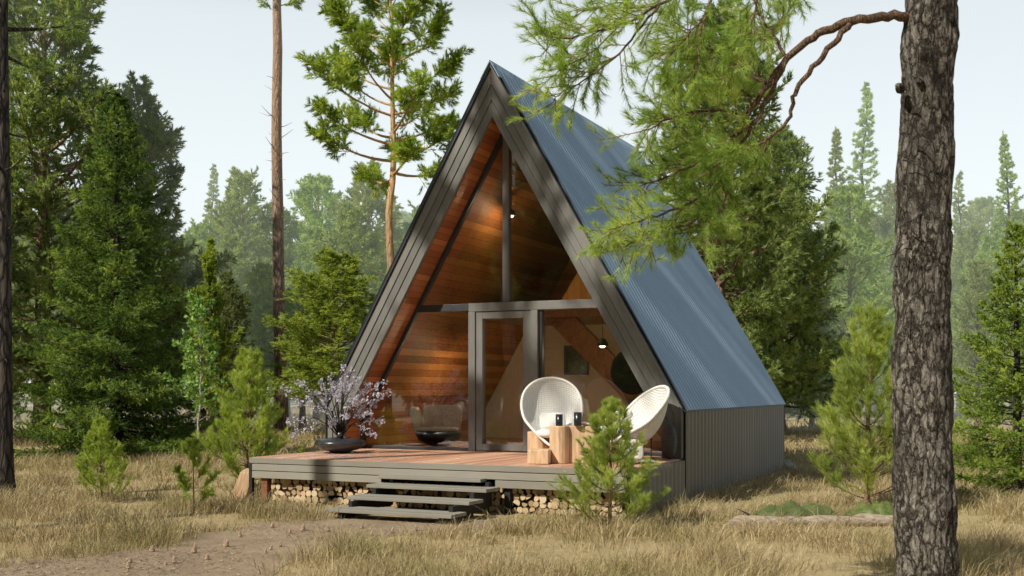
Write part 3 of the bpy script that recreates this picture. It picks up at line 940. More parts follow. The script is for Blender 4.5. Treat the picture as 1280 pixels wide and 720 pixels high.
obj('armrest', rr_slab(.06, .25, .2, .05, Matrix.Translation((-.40, .05, .47)) @ Matrix.Rotation(R(-16), 4, 'Y')), M['grey_fabric'], lc, bev=.02)
m = MB(); m.lathe([(0, .24), (.34, .26), (.35, .33), (.3, .36), (0, .36)], sides=24); obj('seat', m.mesh('s', True), M['grey_fabric'], lc)

# ------------------------------------------------------------------ deck
deck = thing('deck', 'raised reddish timber deck in front of the cabin with grey fascia boards', 'deck')
DX0, DX1 = -2.87, 3.14
m = MB(); x = DX0 + .004; i = 0
while x < DX1 - .06:
    w_ = min(.138, DX1 - .01 - x)
    m.box((x, DY + .004, DK - .03), (x + w_, RG - .06, DK - .001 - (i % 3) * .0015)); x += .144; i += 1
obj('deck_boards', m, M['deck'], deck)
m = MB()
for k, (a, b, x0, x1) in enumerate(((.572, .655, DX0 - .02, DX1), (.463, .562, DX0 - .02, DX1), (.35, .453, DX0 - .02, -.56), (.35, .453, 1.25, DX1))):
    m.box((x0, DY - .03 - (.006 if k == 0 else 0), a), (x1, DY, b))
obj('fascia', m, M['trim_flat'], deck, bev=.005)
m = MB(); m.box((DX0 - .03, DY - .034, .0), (DX0 + .03, DY + .03, .60)); obj('post', m, M['black_wood'], deck, bev=.004)
m = MB(); m.box((DX0 + .16, DY + .02, 0), (DX0 + .27, DY + .13, .35)); tag(obj('post', m, M['brown_wood'], deck, bev=.004), 'reddish brown corner post')
for x in (-.66, 1.36):
    m = MB(); m.box((x, DY + .03, 0), (x + .09, DY + .12, .35)); obj('post', m, M['black_wood'], deck, bev=.004)
m = MB(); m.box((DX0 + .02, DY + .60, .0), (DX1 - .03, DY + .64, .56)); obj('back_board', m, M['black_wood'], deck)
m = MB(); m.box((DX0 + .0, DY + .03, .58), (DX1 - .04, RG - .1, .626)); obj('joists', m, M['black_wood'], deck)
obj('side_cladding', corrugated((HW + .026, DY - .03, DK - .025), (0, 1, 0), (0, 0, -1), (1, 0, 0), -DY + .035, DK, .2, .026), M['wall'], deck)
m = MB(); m.box((DX0 - .025, DY + .032, .35), (DX0 - .001, RG - .1, .655)); obj('side_fascia', m, M['trim_flat'], deck)

# steps
st = thing('deck_steps', 'four grey timber treads on black stringers leading up to the deck', 'steps')
for z, y in ((.475, -2.52), (.37, -2.93), (.25, -3.42), (.13, -3.90)):
    m = MB(); x0, x1 = (-.50, 1.12) if z > .4 else (-.51, 1.35)
    m.box((x0, y, z - .045), (x1, y + (.085 if z > .4 else .2), z)) 
    m.box((x0, y + (.09 if z > .4 else .206), z - .045), (x1, y + (.17 if z > .4 else .41), z))
    if z > .4: m = MB(); m.box((x0, y - .12, z - .045), (x1, y + .08, z))
    obj('tread', m, M['trim_flat'], st, bev=.005)
for x in (-.36, 1.15):
    m = MB()
    poly = [(-3.86, 0), (-3.55, 0), (-3.06, .083), (-2.50, .22), (-2.50, .43), (-2.62, .43), (-2.62, .325), (-3.06, .322), (-3.06, .202), (-3.55, .202), (-3.55, .083), (-3.86, .083)]
    # stepped stringer built from stacked blocks
    m.box((x, -3.86, -.02), (x + .06, -3.6, .084)); m.box((x + .002, -3.6, 0), (x + .058, -3.02, .204)); m.box((x, -3.02, .06), (x + .06, -2.56, .324)); m.box((x + .002, -2.56, .1), (x + .058, -2.47, .428))
    obj('stringer', m, M['black_wood'], st)

# firewood: every log of the stack
logs = []
for s in range(7):
    r_ = random.Random(100 + s); sides = 14
    ph = [r_.uniform(0, 6.28) for _ in range(3)]
    def rad(a): return 1 + .07 * math.sin(2 * a + ph[0]) + .05 * math.sin(3 * a + ph[1]) + .03 * math.sin(5 * a + ph[2])
    V = []; 
    for y in (0, .008, .40, .41):
        k = .94 if y in (0, .41) else 1
        for i in range(sides):
            a = 2 * PI * i / sides
            rr = rad(a) * k * .05
            if s >= 5 and math.cos(a - ph[0]) > .25: rr *= .25 / math.cos(a - ph[0]) + .0     # split face
            V.append((rr * math.cos(a), y, rr * math.sin(a)))
    Fs = [tuple(range(sides))] + [tuple(3 * sides + i for i in range(sides))[::-1]]
    mi = [0, 0]
    for j in range(3):
        for i in range(sides):
            Fs.append((j * sides + i, (j + 1) * sides + i, (j + 1) * sides + (i + 1) % sides, j * sides + (i + 1) % sides)); mi.append(1)
    mb = MB(); mb.add(V, Fs); mb.m = mi
    me = mb.mesh('firewood_log'); me.materials.append(M['log_end']); me.materials.append(M['log_bark'])
    logs.append(me)
rl = random.Random(3)
z_row = .05
cols = []
x = DX0 + .33
row = 0
for row in range(4):
    x = DX0 + (.33 if row % 2 == 0 else .385)
    while x < DX1 - .09:
        rr = rl.uniform(.042, .062)
        o = bpy.data.objects.new('firewood_log', logs[rl.randrange(7)]); C.objects.link(o)
        s = rr / .05
        o.scale = (s, rl.uniform(.9, 1.1), s)
        o.rotation_euler = (0, rl.uniform(0, 6.28), 0)
        o.location = (x, DY + .07 + rl.uniform(0, .06), .05 + row * .088 + rl.uniform(-.006, .006))
        tag(o, 'short firewood log stacked end-on under the deck', 'firewood', 'firewood logs stacked under the deck')
        x += rr * 2 * .99

# log chunk leaning at the deck corner
m = MB()
V = []
poly = [(-.12, -.06), (.11, -.08), (.13, .02), (.02, .10), (-.10, .07)]
for z, s in ((0, 1.05), (.2, 1.), (.42, .85), (.5, .4)):
    for a, b in poly: V.append((a * s + z * .1, b * s, z))
Fs = [(4, 3, 2, 1, 0), (15, 16, 17, 18, 19)] + [(j * 5 + i, j * 5 + (i + 1) % 5, (j + 1) * 5 + (i + 1) % 5, (j + 1) * 5 + i) for j in range(3) for i in range(5)]
m.add(V, Fs)
o = obj('split_log', m, M['split'], None, ground(299, 622) + Vector((0, 0, -.02)), bev=.01); o.rotation_euler = (R(4), R(14), R(20))
tag(o, 'pale split log leaning at the left corner of the deck', 'log')

# ------------------------------------------------------------------ things on the deck
def deck_at(px, py): return ground(px, py, DK)
# dark bowl with a flowering branch
bowl = thing('flower_bowl', 'flattened dark ceramic bowl on the left of the deck', 'planter', deck_at(425, 566))
prof = [(.13, 0), (.15, .015), (.15, .03), (.26, .07), (.35, .15), (.37, .20), (.35, .25), (.27, .295), (.16, .31), (.15, .30), (.2, .27), (.1, .25), (0, .25)]
m = MB(); m.lathe(prof, sides=40); obj('bowl', m.mesh('bowl', True), M['dark_ceramic'], bowl)
bowl.scale = (1.12, 1.12, .78)
m = MB(); m.lathe([(.0, .268), (.1, .268), (.16, .262)], sides=24); obj('soil', m, M['soil'], bowl)
m = MB(); m.lathe([(.045, .26), (.05, .36), (.045, .43), (.03, .44), (.03, .30)], sides=16); obj('neck', m.mesh('n', True), M['dark_ceramic'], bowl)

def blossom():
    rng = np.random.default_rng(21); r_ = random.Random(8)
    base = deck_at(425, 566) + Vector((0, 0, .235))
    t = thing('flowering_branch', 'spreading branch of pale lilac blossom standing in the dark bowl', 'plant', base)
    tips = [(352, 487), (372, 478), (395, 490), (412, 470), (430, 458), (447, 472), (462, 480), (478, 478), (484, 492), (470, 505), (480, 528), (470, 545), (455, 520), (440, 500), (425, 490), (405, 508), (385, 505), (365, 545), (360, 528), (435, 520), (415, 530), (448, 495), (420, 480), (400, 478), (455, 500), (432, 478), (440, 462), (462, 515)]
    sm = MB(); A = []; B = []
    for px, py in tips:
        tip = at(px, py, 17.9 + r_.uniform(-.45, .35)) - base
        mid = tip * .45 + Vector((0, 0, .22)) + Vector((r_.uniform(-.06, .06), r_.uniform(-.06, .06), 0))
        pts = [Vector((0, 0, 0)), mid * .5 + Vector((0, 0, .05)), mid, tip * .75 + Vector((0, 0, .08)), tip]
        sm.tube(pts, [.011, .009, .007, .004, .002], 5)
        q = np.array([tuple(p) for p in pts])
        for k in range(2, 4): A.append(q[k]); B.append(q[k + 1])
    A = np.array(A); B = np.array(B)
    a1, b1 = children(rng, A, B, 7, .1, .9, .55, .1, .1)
    obj('stems', sm.mesh('stems', True), M['bark_dark'], t)
    P0 = np.concatenate([A[1::2], a1]); P1 = np.concatenate([B[1::2], b1])
    # little five petal flowers
    k = 6; n = len(P0)
    c = (P0[:, None] + (P1 - P0)[:, None] * (.15 + .85 * rng.random((n, k, 1))) + rng.normal(size=(n, k, 3)) * .018).reshape(-1, 3)
    nrm = unit(rng.normal(size=c.shape)); u = unit(np.cross(nrm, rng.normal(size=c.shape))); v = np.cross(nrm, u)
    sz_ = .0085 + .006 * rng.random((len(c), 1)); Q = []
    for j in range(5):
        th = 2 * PI * j / 5
        d = u * math.cos(th) + v * math.sin(th); e = -u * math.sin(th) + v * math.cos(th)
        Q.append(np.stack([c, c + d * sz_ * .9 + e * sz_ * .55 + nrm * sz_ * .2, c + d * sz_ * 1.7 + nrm * sz_ * .5, c + d * sz_ * .9 - e * sz_ * .55 + nrm * sz_ * .2], 1))
    q = np.stack(Q, 1).reshape(-1, 3)
    me = crown_mesh('blossoms', None, [(a1, b1, .0025, .001)], q)
    obj('blossoms', me, [M['petal'], M['bark_dark']], t)
blossom()
# fallen petals
rng = np.random.default_rng(4)
n = 420
pc = np.array(tuple(deck_at(432, 570)))
th = rng.random(n) * 6.28; rr = np.abs(rng.normal(size=n)) * .55
px_ = pc[0] + rr * np.cos(th) * 1.3; py_ = np.minimum(np.maximum(pc[1] + rr * np.sin(th), DY + .05), RG - .2); px_ = np.maximum(px_, DX0 + .05)
s_ = .012 + .01 * rng.random(n)
Q = np.stack([np.stack([px_ + s_ * np.cos(a + th), py_ + s_ * np.sin(a + th), np.full(n, DK + .004) + .004 * (i % 2)], -1) for i, a in enumerate((0, 1.3, 3.14, 4.6))], 1).reshape(-1, 3)
tag(obj('fallen_petals', crown_mesh('petals', None, None, Q), M['petal']), 'fallen lilac petals scattered on the deck around the bowl', 'petals', kind='stuff')

# white wicker shell chairs
def shell_mesh():
    Wd, Lh = .55, 1.14
    def outline(th):                       # teardrop: broad and round at the top, narrow at the seat
        v = math.sin(th); u = math.cos(th)
        wv = Wd * (.80 + .20 * v + (.0 if v > 0 else -.10 * v * v))
        return u * wv * (1 if v > -.2 else 1 - .28 * (-v - .2)), (.52 + v * .52) * Lh
    NR, NT = 12, 56
    V = []; UV = []
    for side in (0, 1):
        for j in range(NR + 1):
            r_ = j / NR
            for i in range(NT):
                th = 2 * PI * i / NT
                bx, bz = outline(th)
                x = bx * r_; z = .60 + (bz - .60) * r_
                dep = .30 * (1 - r_ ** 2.2) + (.06 * (1 - abs(2 * z / Lh - 1)))
                V.append((x, dep + (.028 if side else 0), z)); UV.append((x / Lh + .5, z / Lh))
    st_ = (NR + 1) * NT; Fs = []
    for side in (0, 1):
        for j in range(NR):
            for i in range(NT):
                a = side * st_ + j * NT + i; b = side * st_ + j * NT + (i + 1) % NT
                c = b + NT; d = a + NT
                Fs.append((a, b, c, d) if side else (a, d, c, b))
    for i in range(NT):
        a = NR * NT + i; b = NR * NT + (i + 1) % NT
        Fs.append((a, b, b + st_, a + st_))
    m = MB(); m.add(V, Fs); me = m.mesh('shell', True)
    uvl = me.uv_layers.new(name='UVMap')
    vi = np.empty(len(me.loops), np.int32); me.loops.foreach_get('vertex_index', vi)
    uvl.data.foreach_set('uv', np.array(UV, np.float32)[vi].ravel())
    rim = MB(); pts = [Vector(V[NR * NT + i % NT]) + Vector((0, .014, 0)) for i in range(NT + 1)]
    rim.tube(pts, .022, 8, caps=False)
    return me, rim.mesh('rim', True)
SH, RIM = shell_mesh()
def shell_chair(loc, rz, recl, label):
    """faces -y before turning"""
    t = thing('wicker_chair', label, 'chair', loc, rz, None)
    T = Matrix.Translation((0, -.12, .20)) @ Matrix.Rotation(-recl, 4, 'X')
    s = obj('shell', SH.copy(), M['wicker'], t); s.data.transform(T)
    r_ = obj('rim', RIM.copy(), M['wicker'], t); r_.data.transform(T)
    b = MB(); b.lathe([(.02, .36), (.20, .34), (.26, .30), (.20, .2), (.16, .1), (.24, .03), (.27, 0), (.2, 0)], (0, .2, 0), 28)
    obj('base', b.mesh('base', True), M['brown_wood'], t)
    c = MB(); c.lathe([(0, .08), (.17, .075), (.25, .04), (.27, 0), (.24, -.04), (.15, -.06), (0, -.06)], (0, .10, .37), 28)
    o = obj('cushion', c.mesh('c', True), M['cushion'], t)
    p = rr_slab(.19, .15, .05, .07, Matrix.Translation((.0, .16, .55)) @ Matrix.Rotation(-recl - .15, 4, 'X'))
    obj('pillow', p, M['cushion'], t, bev=.03)
    return t
shell_chair(deck_at(692, 574), R(28), R(32), 'white wicker shell chair facing the camera beside the glass door')
shell_chair(deck_at(752, 577) + Vector((.04, .12, 0)), R(-45), R(50), 'white wicker shell chair on the right, leaning far back and seen from the side').scale = (1.12,) * 3
o = obj('grey_cushion', rr_slab(.17, .17, .06, .12, Matrix.Rotation(R(-20), 4, 'X')), M['grey_fabric'], None, deck_at(789, 580) + Vector((0, 0, .18)), bev=.05)
o.rotation_euler = (0, 0, R(20)); tag(o, 'grey cushion propped low beside the right wicker chair', 'cushion')

# wooden blocks and stumps used as tables
def stump(poly_n, r_, h_, loc, label, rz=0, sq=False, name='wood_stump'):
    mb = MB(); pts = []
    q = random.Random(int(h_ * 1000))
    for i in range(poly_n):
        a = 2 * PI * (i + .5) / poly_n
        k = r_ * (1 if sq else q.uniform(.94, 1.05)) ; pts.append((k * math.cos(a), k * math.sin(a)))
    mb.slab(pts, 0, h_)
    o = obj(name, mb, M['split_block'], None, loc, bev=.012); o.rotation_euler = (0, 0, rz)
    return tag(o, label, 'stump')
M['split_block'] = simple('honey wood block', (.60, .41, .25), .6, var=.3, scale=4, stretch=(5, 5, .8), bmp=.2)
pt = deck_at(722, 579)
stump(18, .135, .52, deck_at(699, 579), 'slim round wood stump under the shorter black cup')
stump(4, .29, .515, deck_at(726, 578), 'broad square wood block under the taller black cup', R(18), True, 'wood_block')
stump(4, .21, .20, deck_at(675, 579.5), 'low square wood block at the deck edge left of the stump', R(12), True, 'wood_block')
stump(14, .15, .40, deck_at(672, 573), 'slim wood stump standing behind the low block')
zt = DK + .52
def cup(x, y, r_, h_, label, mat=None):
    m = MB(); m.lathe([(0, 0), (r_ * .9, 0), (r_, .01), (r_, h_), (r_ * .85, h_), (r_ * .82, .02), (0, .02)], sides=24)
    o = obj('cup', m.mesh('cup', True), mat or M['black'], None, (x, y, zt + .001)); return tag(o, label, 'cup')
ux = Vector((cs, sn, 0)); uy = Vector((-sn, cs, 0))
p = deck_at(699, 579); cup(p.x, p.y, .05, .16, 'shorter black cup standing on the slim round stump')
p = pt + ux * .0 - uy * .06; cup(p.x, p.y, .055, .19, 'taller black cup standing on the broad square block')
m = MB(); m.lathe([(0, 0), (.06, 0), (.11, .035), (.105, .04), (.055, .012), (0, .012)], sides=24)
p = pt + ux * .14 + uy * .08; tag(obj('bowl', m.mesh('b', True), M['white_plate'], None, (p.x, p.y, zt + .001)), 'small white bowl on the broad square block', 'bowl')
m = MB(); m.lathe([(0, 0), (.12, 0), (.2, .02), (.195, .026), (.12, .01), (0, .01)], sides=32)
tag(obj('plate', m.mesh('p', True), M['white_plate'], None, deck_at(801, 578) + Vector((0, 0, .002))), 'white plate lying on the deck by the right chair', 'plate')
m = MB(); m.lathe([(.05, 0), (.045, .012), (.008, .02), (.008, .26), (.02, .28), (.02, .30), (0, .30)], sides=16)
tag(obj('candle_holder', m.mesh('c', True), M['brown_wood'], None, deck_at(814, 573) + Vector((0, 0, .002))), 'thin wooden candle holder near the right post', 'candle holder')
# dark woven basket against the right post
m = MB()
NT, NR = 32, 20; V = []; UV = []
for j in range(NR + 1):
    ph = PI * j / NR
    for i in range(NT):
        th = 2 * PI * i / NT
        V.append((.10 * math.sin(ph) * math.cos(th), .22 * math.sin(ph) * math.sin(th), .27 - .27 * math.cos(ph))); UV.append((i / NT * 2, j / NR * 2))
m.add(V, [(j * NT + i, j * NT + (i + 1) % NT, (j + 1) * NT + (i + 1) % NT, (j + 1) * NT + i) for j in range(NR) for i in range(NT)])
me = m.mesh('basket', True); uvl = me.uv_layers.new(name='UVMap'); vi = np.empty(len(me.loops), np.int32); me.loops.foreach_get('vertex_index', vi); uvl.data.foreach_set('uv', np.array(UV, np.float32)[vi].ravel())
o = obj('woven_basket', me, M['wicker_dark'], None, (3.02, -.26, DK)); o.rotation_euler = (0, 0, R(35))
tag(o, 'dark woven oval basket leaning at the foot of the right rake boards', 'basket')

# ------------------------------------------------------------------ clearing details
# pine cones on the path
m = MB()
prof = []
m.lathe([(.0, 0), (.022, .004), (.030, .016), (.024, .020), (.027, .03), (.018, .034), (.021, .044), (.011, .048), (.013, .056), (0, .07)], sides=9)
cone_me = m.mesh('pine_cone'); cone_me.materials.append(M['cone'])
rc = random.Random(12)
cone_px = [(161, 712), (163, 704), (218, 705), (242, 692), (245, 686), (282, 684), (332, 692), (338, 688), (350, 684), (372, 672), (396, 676), (426, 684), (431, 669), (452, 661), (464, 664), (465, 670), (490, 667), (378, 664), (281, 679), (207, 707), (259, 700), (300, 672), (362, 667), (410, 665), (190, 690), (340, 660), (520, 664)]
for px, py in cone_px:
    o = bpy.data.objects.new('pine_cone', cone_me); C.objects.link(o)
    o.location = ground(px, py) + Vector((0, 0, .004)); s = rc.uniform(.6, 1.15); o.scale = (s, s, s * rc.uniform(1, 1.3)); o.rotation_euler = (rc.uniform(-.25, .25), rc.uniform(-.25, .25), rc.uniform(0, 6))
    tag(o, 'small pine cone lying on the bare earth path', 'pine cone', 'pine cones scattered on the path')

# brown needles and crumbs of bark lying on the path
rng = np.random.default_rng(17)
n = 26000
d = 9.5 + 6 * rng.random(n); r = (-.62 + .75 * rng.random(n)) * d
X = CX + cs * r - sn * d; Y = CY + sn * r + cs * d
dens = np.array([mn.noise(Vector((a * .9, b * .9, 1.5))) for a, b in zip(X, Y)])
ok = in_poly(X, Y, pp) & (rng.random(n) < np.clip(.5 + dens * 1.6, .05, 1)); X, Y = X[ok], Y[ok]; n = len(X)
th = rng.random(n) * PI; big = rng.random(n) < .12
L_ = np.where(big, .012, .035) * (.6 + .8 * rng.random(n)); W_ = np.where(big, .009, .0022)
cx_, sx_ = np.cos(th), np.sin(th); zz_ = .007 + .006 * rng.random(n) + np.where(big, .008, 0)
Q = np.stack([np.stack([X + a * L_ * cx_ - b * W_ * sx_, Y + a * L_ * sx_ + b * W_ * cx_, zz_ + .003 * a], -1) for a, b in ((-1, -1), (1, -1), (1, 1), (-1, 1))], 1).reshape(-1, 3)
tag(obj('needle_litter', crown_mesh('litter', None, None, Q), M['litter']), 'brown pine needles and bark crumbs littering the earth path', 'needle litter', kind='stuff')

# mossy fallen log
fl = thing('fallen_log', 'weathered fallen log with green moss in the dry grass at right', 'log', ground(1015, 658))
a = ground(912, 659); b = ground(1140, 657); o_ = Vector(fl.location)
m = MB(); pts = []; rads = []
for i in range(22):
    t = i / 21; p = a.lerp(b, t) - o_
    pts.append(p + Vector((0, mn.noise(Vector((t * 4, 1, 0))) * .05, .055 + mn.noise(Vector((t * 6, 5, 0))) * .02))); rads.append(.078 * (1 + .4 * mn.noise(Vector((t * 9, 2, 2)))) * (.45 if i == 0 else 1))
m.tube(pts, rads, 12); 
for v_i, v in enumerate(m.v):
    n_ = mn.noise(Vector(v) * 11) * .018; m.v[v_i] = (v[0], v[1] + n_, v[2] + n_)
obj('trunk', m.mesh('t', True), M['dead_wood'], fl)
m = MB(); m.tube([pts[3], pts[3] + Vector((-.1, -.03, .1)), pts[3] + Vector((-.25, -.03, .16))], [.018, .013, .004], 6); obj('broken_branch', m, M['bark_dark'], fl)
def moss(px0, px1, py, h_, seed):
    rng = np.random.default_rng(seed)
    a = ground(px0, py) - o_; b = ground(px1, py) - o_; c = (a + b) / 2; L = (b - a).length / 2; dirx = (b - a).normalized(); diry = Vector((-dirx.y, dirx.x, 0))
    V = []; n1, n2 = 30, 12
    for j in range(n2 + 1):
        for i in range(n1 + 1):
            u = i / n1 * 2 - 1; v = j / n2 * 2 - 1
            z = h_ * max(0, 1 - u * u) ** .6 * max(0, 1 - v * v) ** .6
            p = c + dirx * (u * L) + diry * (v * .26 * math.sqrt(max(.02, 1 - u * u))) + Vector((0, 0, z * (1 + .35 * mn.noise(Vector((u * 4 + seed, v * 2, 0)))) - .01))
            V.append(p)
    mb = MB(); mb.add(V, [(j * (n1 + 1) + i, j * (n1 + 1) + i + 1, (j + 1) * (n1 + 1) + i + 1, (j + 1) * (n1 + 1) + i) for j in range(n2) for i in range(n1)])
    q = np.array([tuple(v) for v in V]); k = rng.integers(0, len(q), 5000)
    P = q[k] + rng.normal(size=(5000, 3)) * np.array([.02, .02, .002]); D = unit(rng.normal(size=(5000, 3)) + np.array([0, 0, 1.2]))
    tri = np.stack([P - np.array([.002, 0, 0]), P + np.array([.002, 0, 0]), P + D * .022], 1).reshape(-1, 3)
    o0 = len(mb.v); mb.add([tuple(x) for x in tri], [(3 * i, 3 * i + 1, 3 * i + 2) for i in range(5000)])
    obj('moss', mb.mesh('moss', False), M['moss'], fl)
moss(935, 1056, 653, .25, 1); moss(1052, 1135, 654, .26, 2)
# stones by the back corner of the cabin
rs = random.Random(2)
def rock(loc, s, label):
    import bmesh
    bm = bmesh.new(); bmesh.ops.create_icosphere(bm, subdivisions=3, radius=1)
    sd = rs.uniform(0, 50)
    for v in bm.verts: v.co *= s * (1 + .35 * mn.noise(v.co * 1.2 + Vector((sd, 0, 0)))); v.co.z *= .7
    me = bpy.data.meshes.new('rock'); bm.to_mesh(me); bm.free(); me.polygons.foreach_set('use_smooth', [True] * len(me.polygons))
    return tag(obj('rock', me, M['stone'], None, loc + Vector((0, 0, s * .3))), label, 'rock')
rock(ground(984, 588), .2, 'pale rock beside the back corner of the cabin')

# ------------------------------------------------------------------ trees
# the spruce at left
sp = conifer(3, 9.2, .17, .3, 210, lambda t: 2.45 * (1 - t) ** .85 + .08, lambda t: -.28 + .85 * t, lambda t: .42, 10, .46, .85, 5, .6, 24, .08, .021, .7, smin=.15, flat=.92, limb=.028, pw=1.2, twup=-.06, subup=-.03, wander=.3, ztop=.955)
tree('spruce_tree', 'dark green spruce with branches to the ground at the left of the clearing', 'tree', *sp, M['bark_dark'], M['needle_spruce'], spot(146, 27.6), .4, height_to(105, 27.6) / 9.2)
# the bright spruce at the right edge
sp2 = conifer(8, 4.3, .08, .12, 120, lambda t: 1.25 * (1 - t) ** .75 + .06, lambda t: -.15 + .75 * t, lambda t: .4, 16, .40, .85, 5, .6, 34, .042, .012, .75, smin=.15, flat=.9, limb=.02, pw=1.15, twup=-.03, twr=.003)
tree('young_spruce', 'bright green spruce cut by the right edge of the picture', 'tree', *sp2, M['bark_dark'], M['needle_bright'], spot(1272, 17.5), 1., height_to(280, 17.5) / 4.3)

# big dense pines
fp = [conifer(20 + s, 17, .28, 1.4, 150, lambda t: 4.3 * (min(1, t * 5 + .55)) * (1 - t) ** .62 * (1 + .25 * math.sin(t * 17 + s * 2)) + .3, lambda t: -.1 + .8 * t, lambda t: .5, 6, .80, .8, 5, .6, 24, .20, .042, .75, smin=.28, flat=.55, limb=.06, twup=.12) for s in range(2)]
A = tree('big_pine', 'huge full-crowned pine filling the upper left corner', 'tree', *fp[0], M['bark_brown'], M['needle_dark'], spot(52, 40), .3, height_to(-70, 40) / 17)
B = tree('big_pine', 'broad pine right behind the dark spruce, lower than its neighbour', 'tree', *fp[1], M['bark_brown'], M['needle_dark'], spot(172, 43), 1.3, height_to(108, 43) / 17)
dup(B, spot(900, 37), 2.1, height_to(15, 37) / 17, 'dark pine rising directly behind the right side of the roof')
dup(A, spot(-70, 34), 4., height_to(100, 34) / 17, 'pine cut by the left edge of the picture behind the dark trunk')
dup(A, spot(935, 44), 5., height_to(235, 44) / 17, 'dark pine right of the cabin behind its back corner')
dup(A, spot(975, 43), 3.7, height_to(165, 43) / 17, 'sunlit pine standing between the roof and the slim far spruces')
dup(B, spot(1015, 47), .2, height_to(345, 47) / 17, 'small dark pine between cabin and young pine')
dup(B, spot(283, 40), 3.2, height_to(345, 40) / 17, 'dark bushy pine behind the small leafy sapling')

# tall scots pine with orange trunk
sc = conifer(41, 17.5, .20, 9.2, 38, lambda t: 4.7 * (.62 + .5 * t) * (1.04 - t) ** .55, lambda t: -.02 + .6 * t, lambda t: .5, 15, .62, .85, 6, .7, 30, .18, .028, .75, smin=.5, flat=.6, limb=.085, stubs=8, twup=.22, wander=.5, twr=.006)
S = tree('scots_pine', 'tall pine with orange trunk and sunlit crown left of the gable', 'tree', *sc, M['bark_pine'], M['needle_scots'], spot(492, 40), 2.6, height_to(-55, 40) / 17.5)
# pole-like trunk with broken twigs
po = conifer(45, 25, .25, 16.6, 34, lambda t: 2.6 * (.4 + t) * (1.05 - t) ** .5, lambda t: .1 + .6 * t, lambda t: .3, 7, .65, .85, 5, .6, 24, .19, .038, .8, smin=.4, limb=.06, stubs=60, wander=.1, r_top=.6)
POLE = tree('pole_pine', 'straight bare pine trunk with short broken twigs', 'tree', *po, M['bark_brown'], M['needle_scots'], spot(352, 44), .4, 1.)
# trunk at the left edge
lt = conifer(47, 13, .135, 6.6, 26, lambda t: 2.2 * (.5 + t) * (1.05 - t) ** .5, lambda t: .0 + .6 * t, lambda t: .2, 6, .5, .85, 4, .6, 24, .12, .014, .8, smin=.4, limb=.06, stubs=10, wander=.05, lean=-.006)
tree('edge_pine', 'dark bare trunk cut by the left edge of the picture', 'tree', *lt, M['bark_dark'], M['needle_dark'], spot(5, 17.2), 2.2, 1.)

# middle trees: yellow green juniper shapes, softer pines
ju = conifer(51, 6, .10, .7, 130, lambda t: 1.2 * (.55 + .7 * t * (1 - t) * 2) * (1 - t) ** .6 * (1 + .3 * math.sin(t * 25)), lambda t: .55 + .5 * t, lambda t: .45, 8, .45, .7, 5, .6, 16, .10, .03, .6, smin=.25, flat=.3, limb=.03, twup=.3)
J = tree('juniper_tree', 'yellow-green upright conifer behind the leafy sapling', 'tree', *ju, M['bark_brown'], M['needle_juniper'], spot(262, 34), 0, height_to(300, 34) / 6)
mp = [conifer(60 + s, 13, .20, 2.6, 110, lambda t: 3.1 * (min(1, t * 4 + .5)) * (1 - t) ** .55 * (1 + .22 * math.sin(t * 21 + s * 3)) + .25, lambda t: .0 + .7 * t, lambda t: .55, 6., .75, .8, 5, .6, 18, .18, .045, .75, smin=.3, flat=.5, limb=.05, twup=.15) for s in range(2)]
K = tree('soft_pine', 'pale green pine in the haze left of the bare trunk', 'tree', *mp[0], M['bark_brown'], M['needle_mid'], spot(303, 58), 0, height_to(222, 58) / 13)
L2 = tree('soft_pine', 'pale green pine in the haze right of the bare trunk', 'tree', *mp[1], M['bark_brown'], M['needle_mid'], spot(398, 62), 1, height_to(228, 62) / 13)
dup(K, spot(422, 38), 1.2, (.82, .82, height_to(322, 38) / 13), 'yellow-green bushy conifer between bare trunk and cabin', leaf=M['needle_juniper'])
dup(L2, spot(378, 46), 2.2, (.7, .7, height_to(362, 46) / 13), 'rounded green conifer just right of the bare trunk', leaf=M['needle_bright'])
dup(K, spot(462, 60), 2.5, height_to(215, 60) / 13, 'hazy pine whose top shows left of the orange pine trunk')
dup(L2, spot(330, 47), 1.7, height_to(335, 47) / 13, 'low green pine filling the gap behind the bare trunk')
dup(K, spot(530, 66), 4.1, height_to(262, 66) / 13, 'hazy pine peeking out beside the left roof edge')
dup(L2, spot(1062, 52), .6, height_to(240, 52) / 13, 'fluffy pale pine between cabin and foreground trunk')
dup(K, spot(975, 60), 3.3, height_to(235, 60) / 13, 'hazy pine with visible trunk right of the roof')
dup(L2, spot(1222, 50), 4.4, height_to(330, 50) / 13, 'fluffy pale pine right of the foreground trunk')
dup(K, spot(1120, 66), 1.1, height_to(240, 66) / 13, 'hazy pine partly hidden by the left edge of the foreground trunk')
# slim far spruces
fs = [conifer(70 + s, 16, .16, [1.2, 5.5][s], [150, 100][s], lambda t: [2.6, 1.6][s] * (1 - t) ** 1.0 + .05, lambda t: -.25 + .7 * t, lambda t: .4, 6, .5, .9, 4, .6, 15, .15, .04, .75, smin=.2, flat=.7, limb=.04, pw=1.0, twup=-.05, wander=.5) for s in range(2)]
Q1 = tree('far_spruce', 'pointed hazy spruce left of the tall slim one', 'tree', *fs[0], M['bark_dark'], M['needle_mid'], spot(1045, 62), 0, height_to(160, 62) / 16)
Q2 = tree('slim_spruce', 'tall slim spruce with bare lower trunk standing above the far trees', 'tree', *fs[1], M['bark_dark'], M['needle_mid'], spot(1094, 78), 0, height_to(100, 78) / 16)
dup(Q1, spot(1250, 60), 1.9, height_to(165, 60) / 16, 'pointed hazy spruce at the right above the bright edge spruce')
dup(Q2, spot(1199, 78), 2., height_to(215, 78) / 16, 'slim hazy spruce just right of the foreground trunk')
dup(Q2, spot(276, 90), .9, height_to(205, 90) / 16, 'thin hazy spruce tip left of the bare trunk')
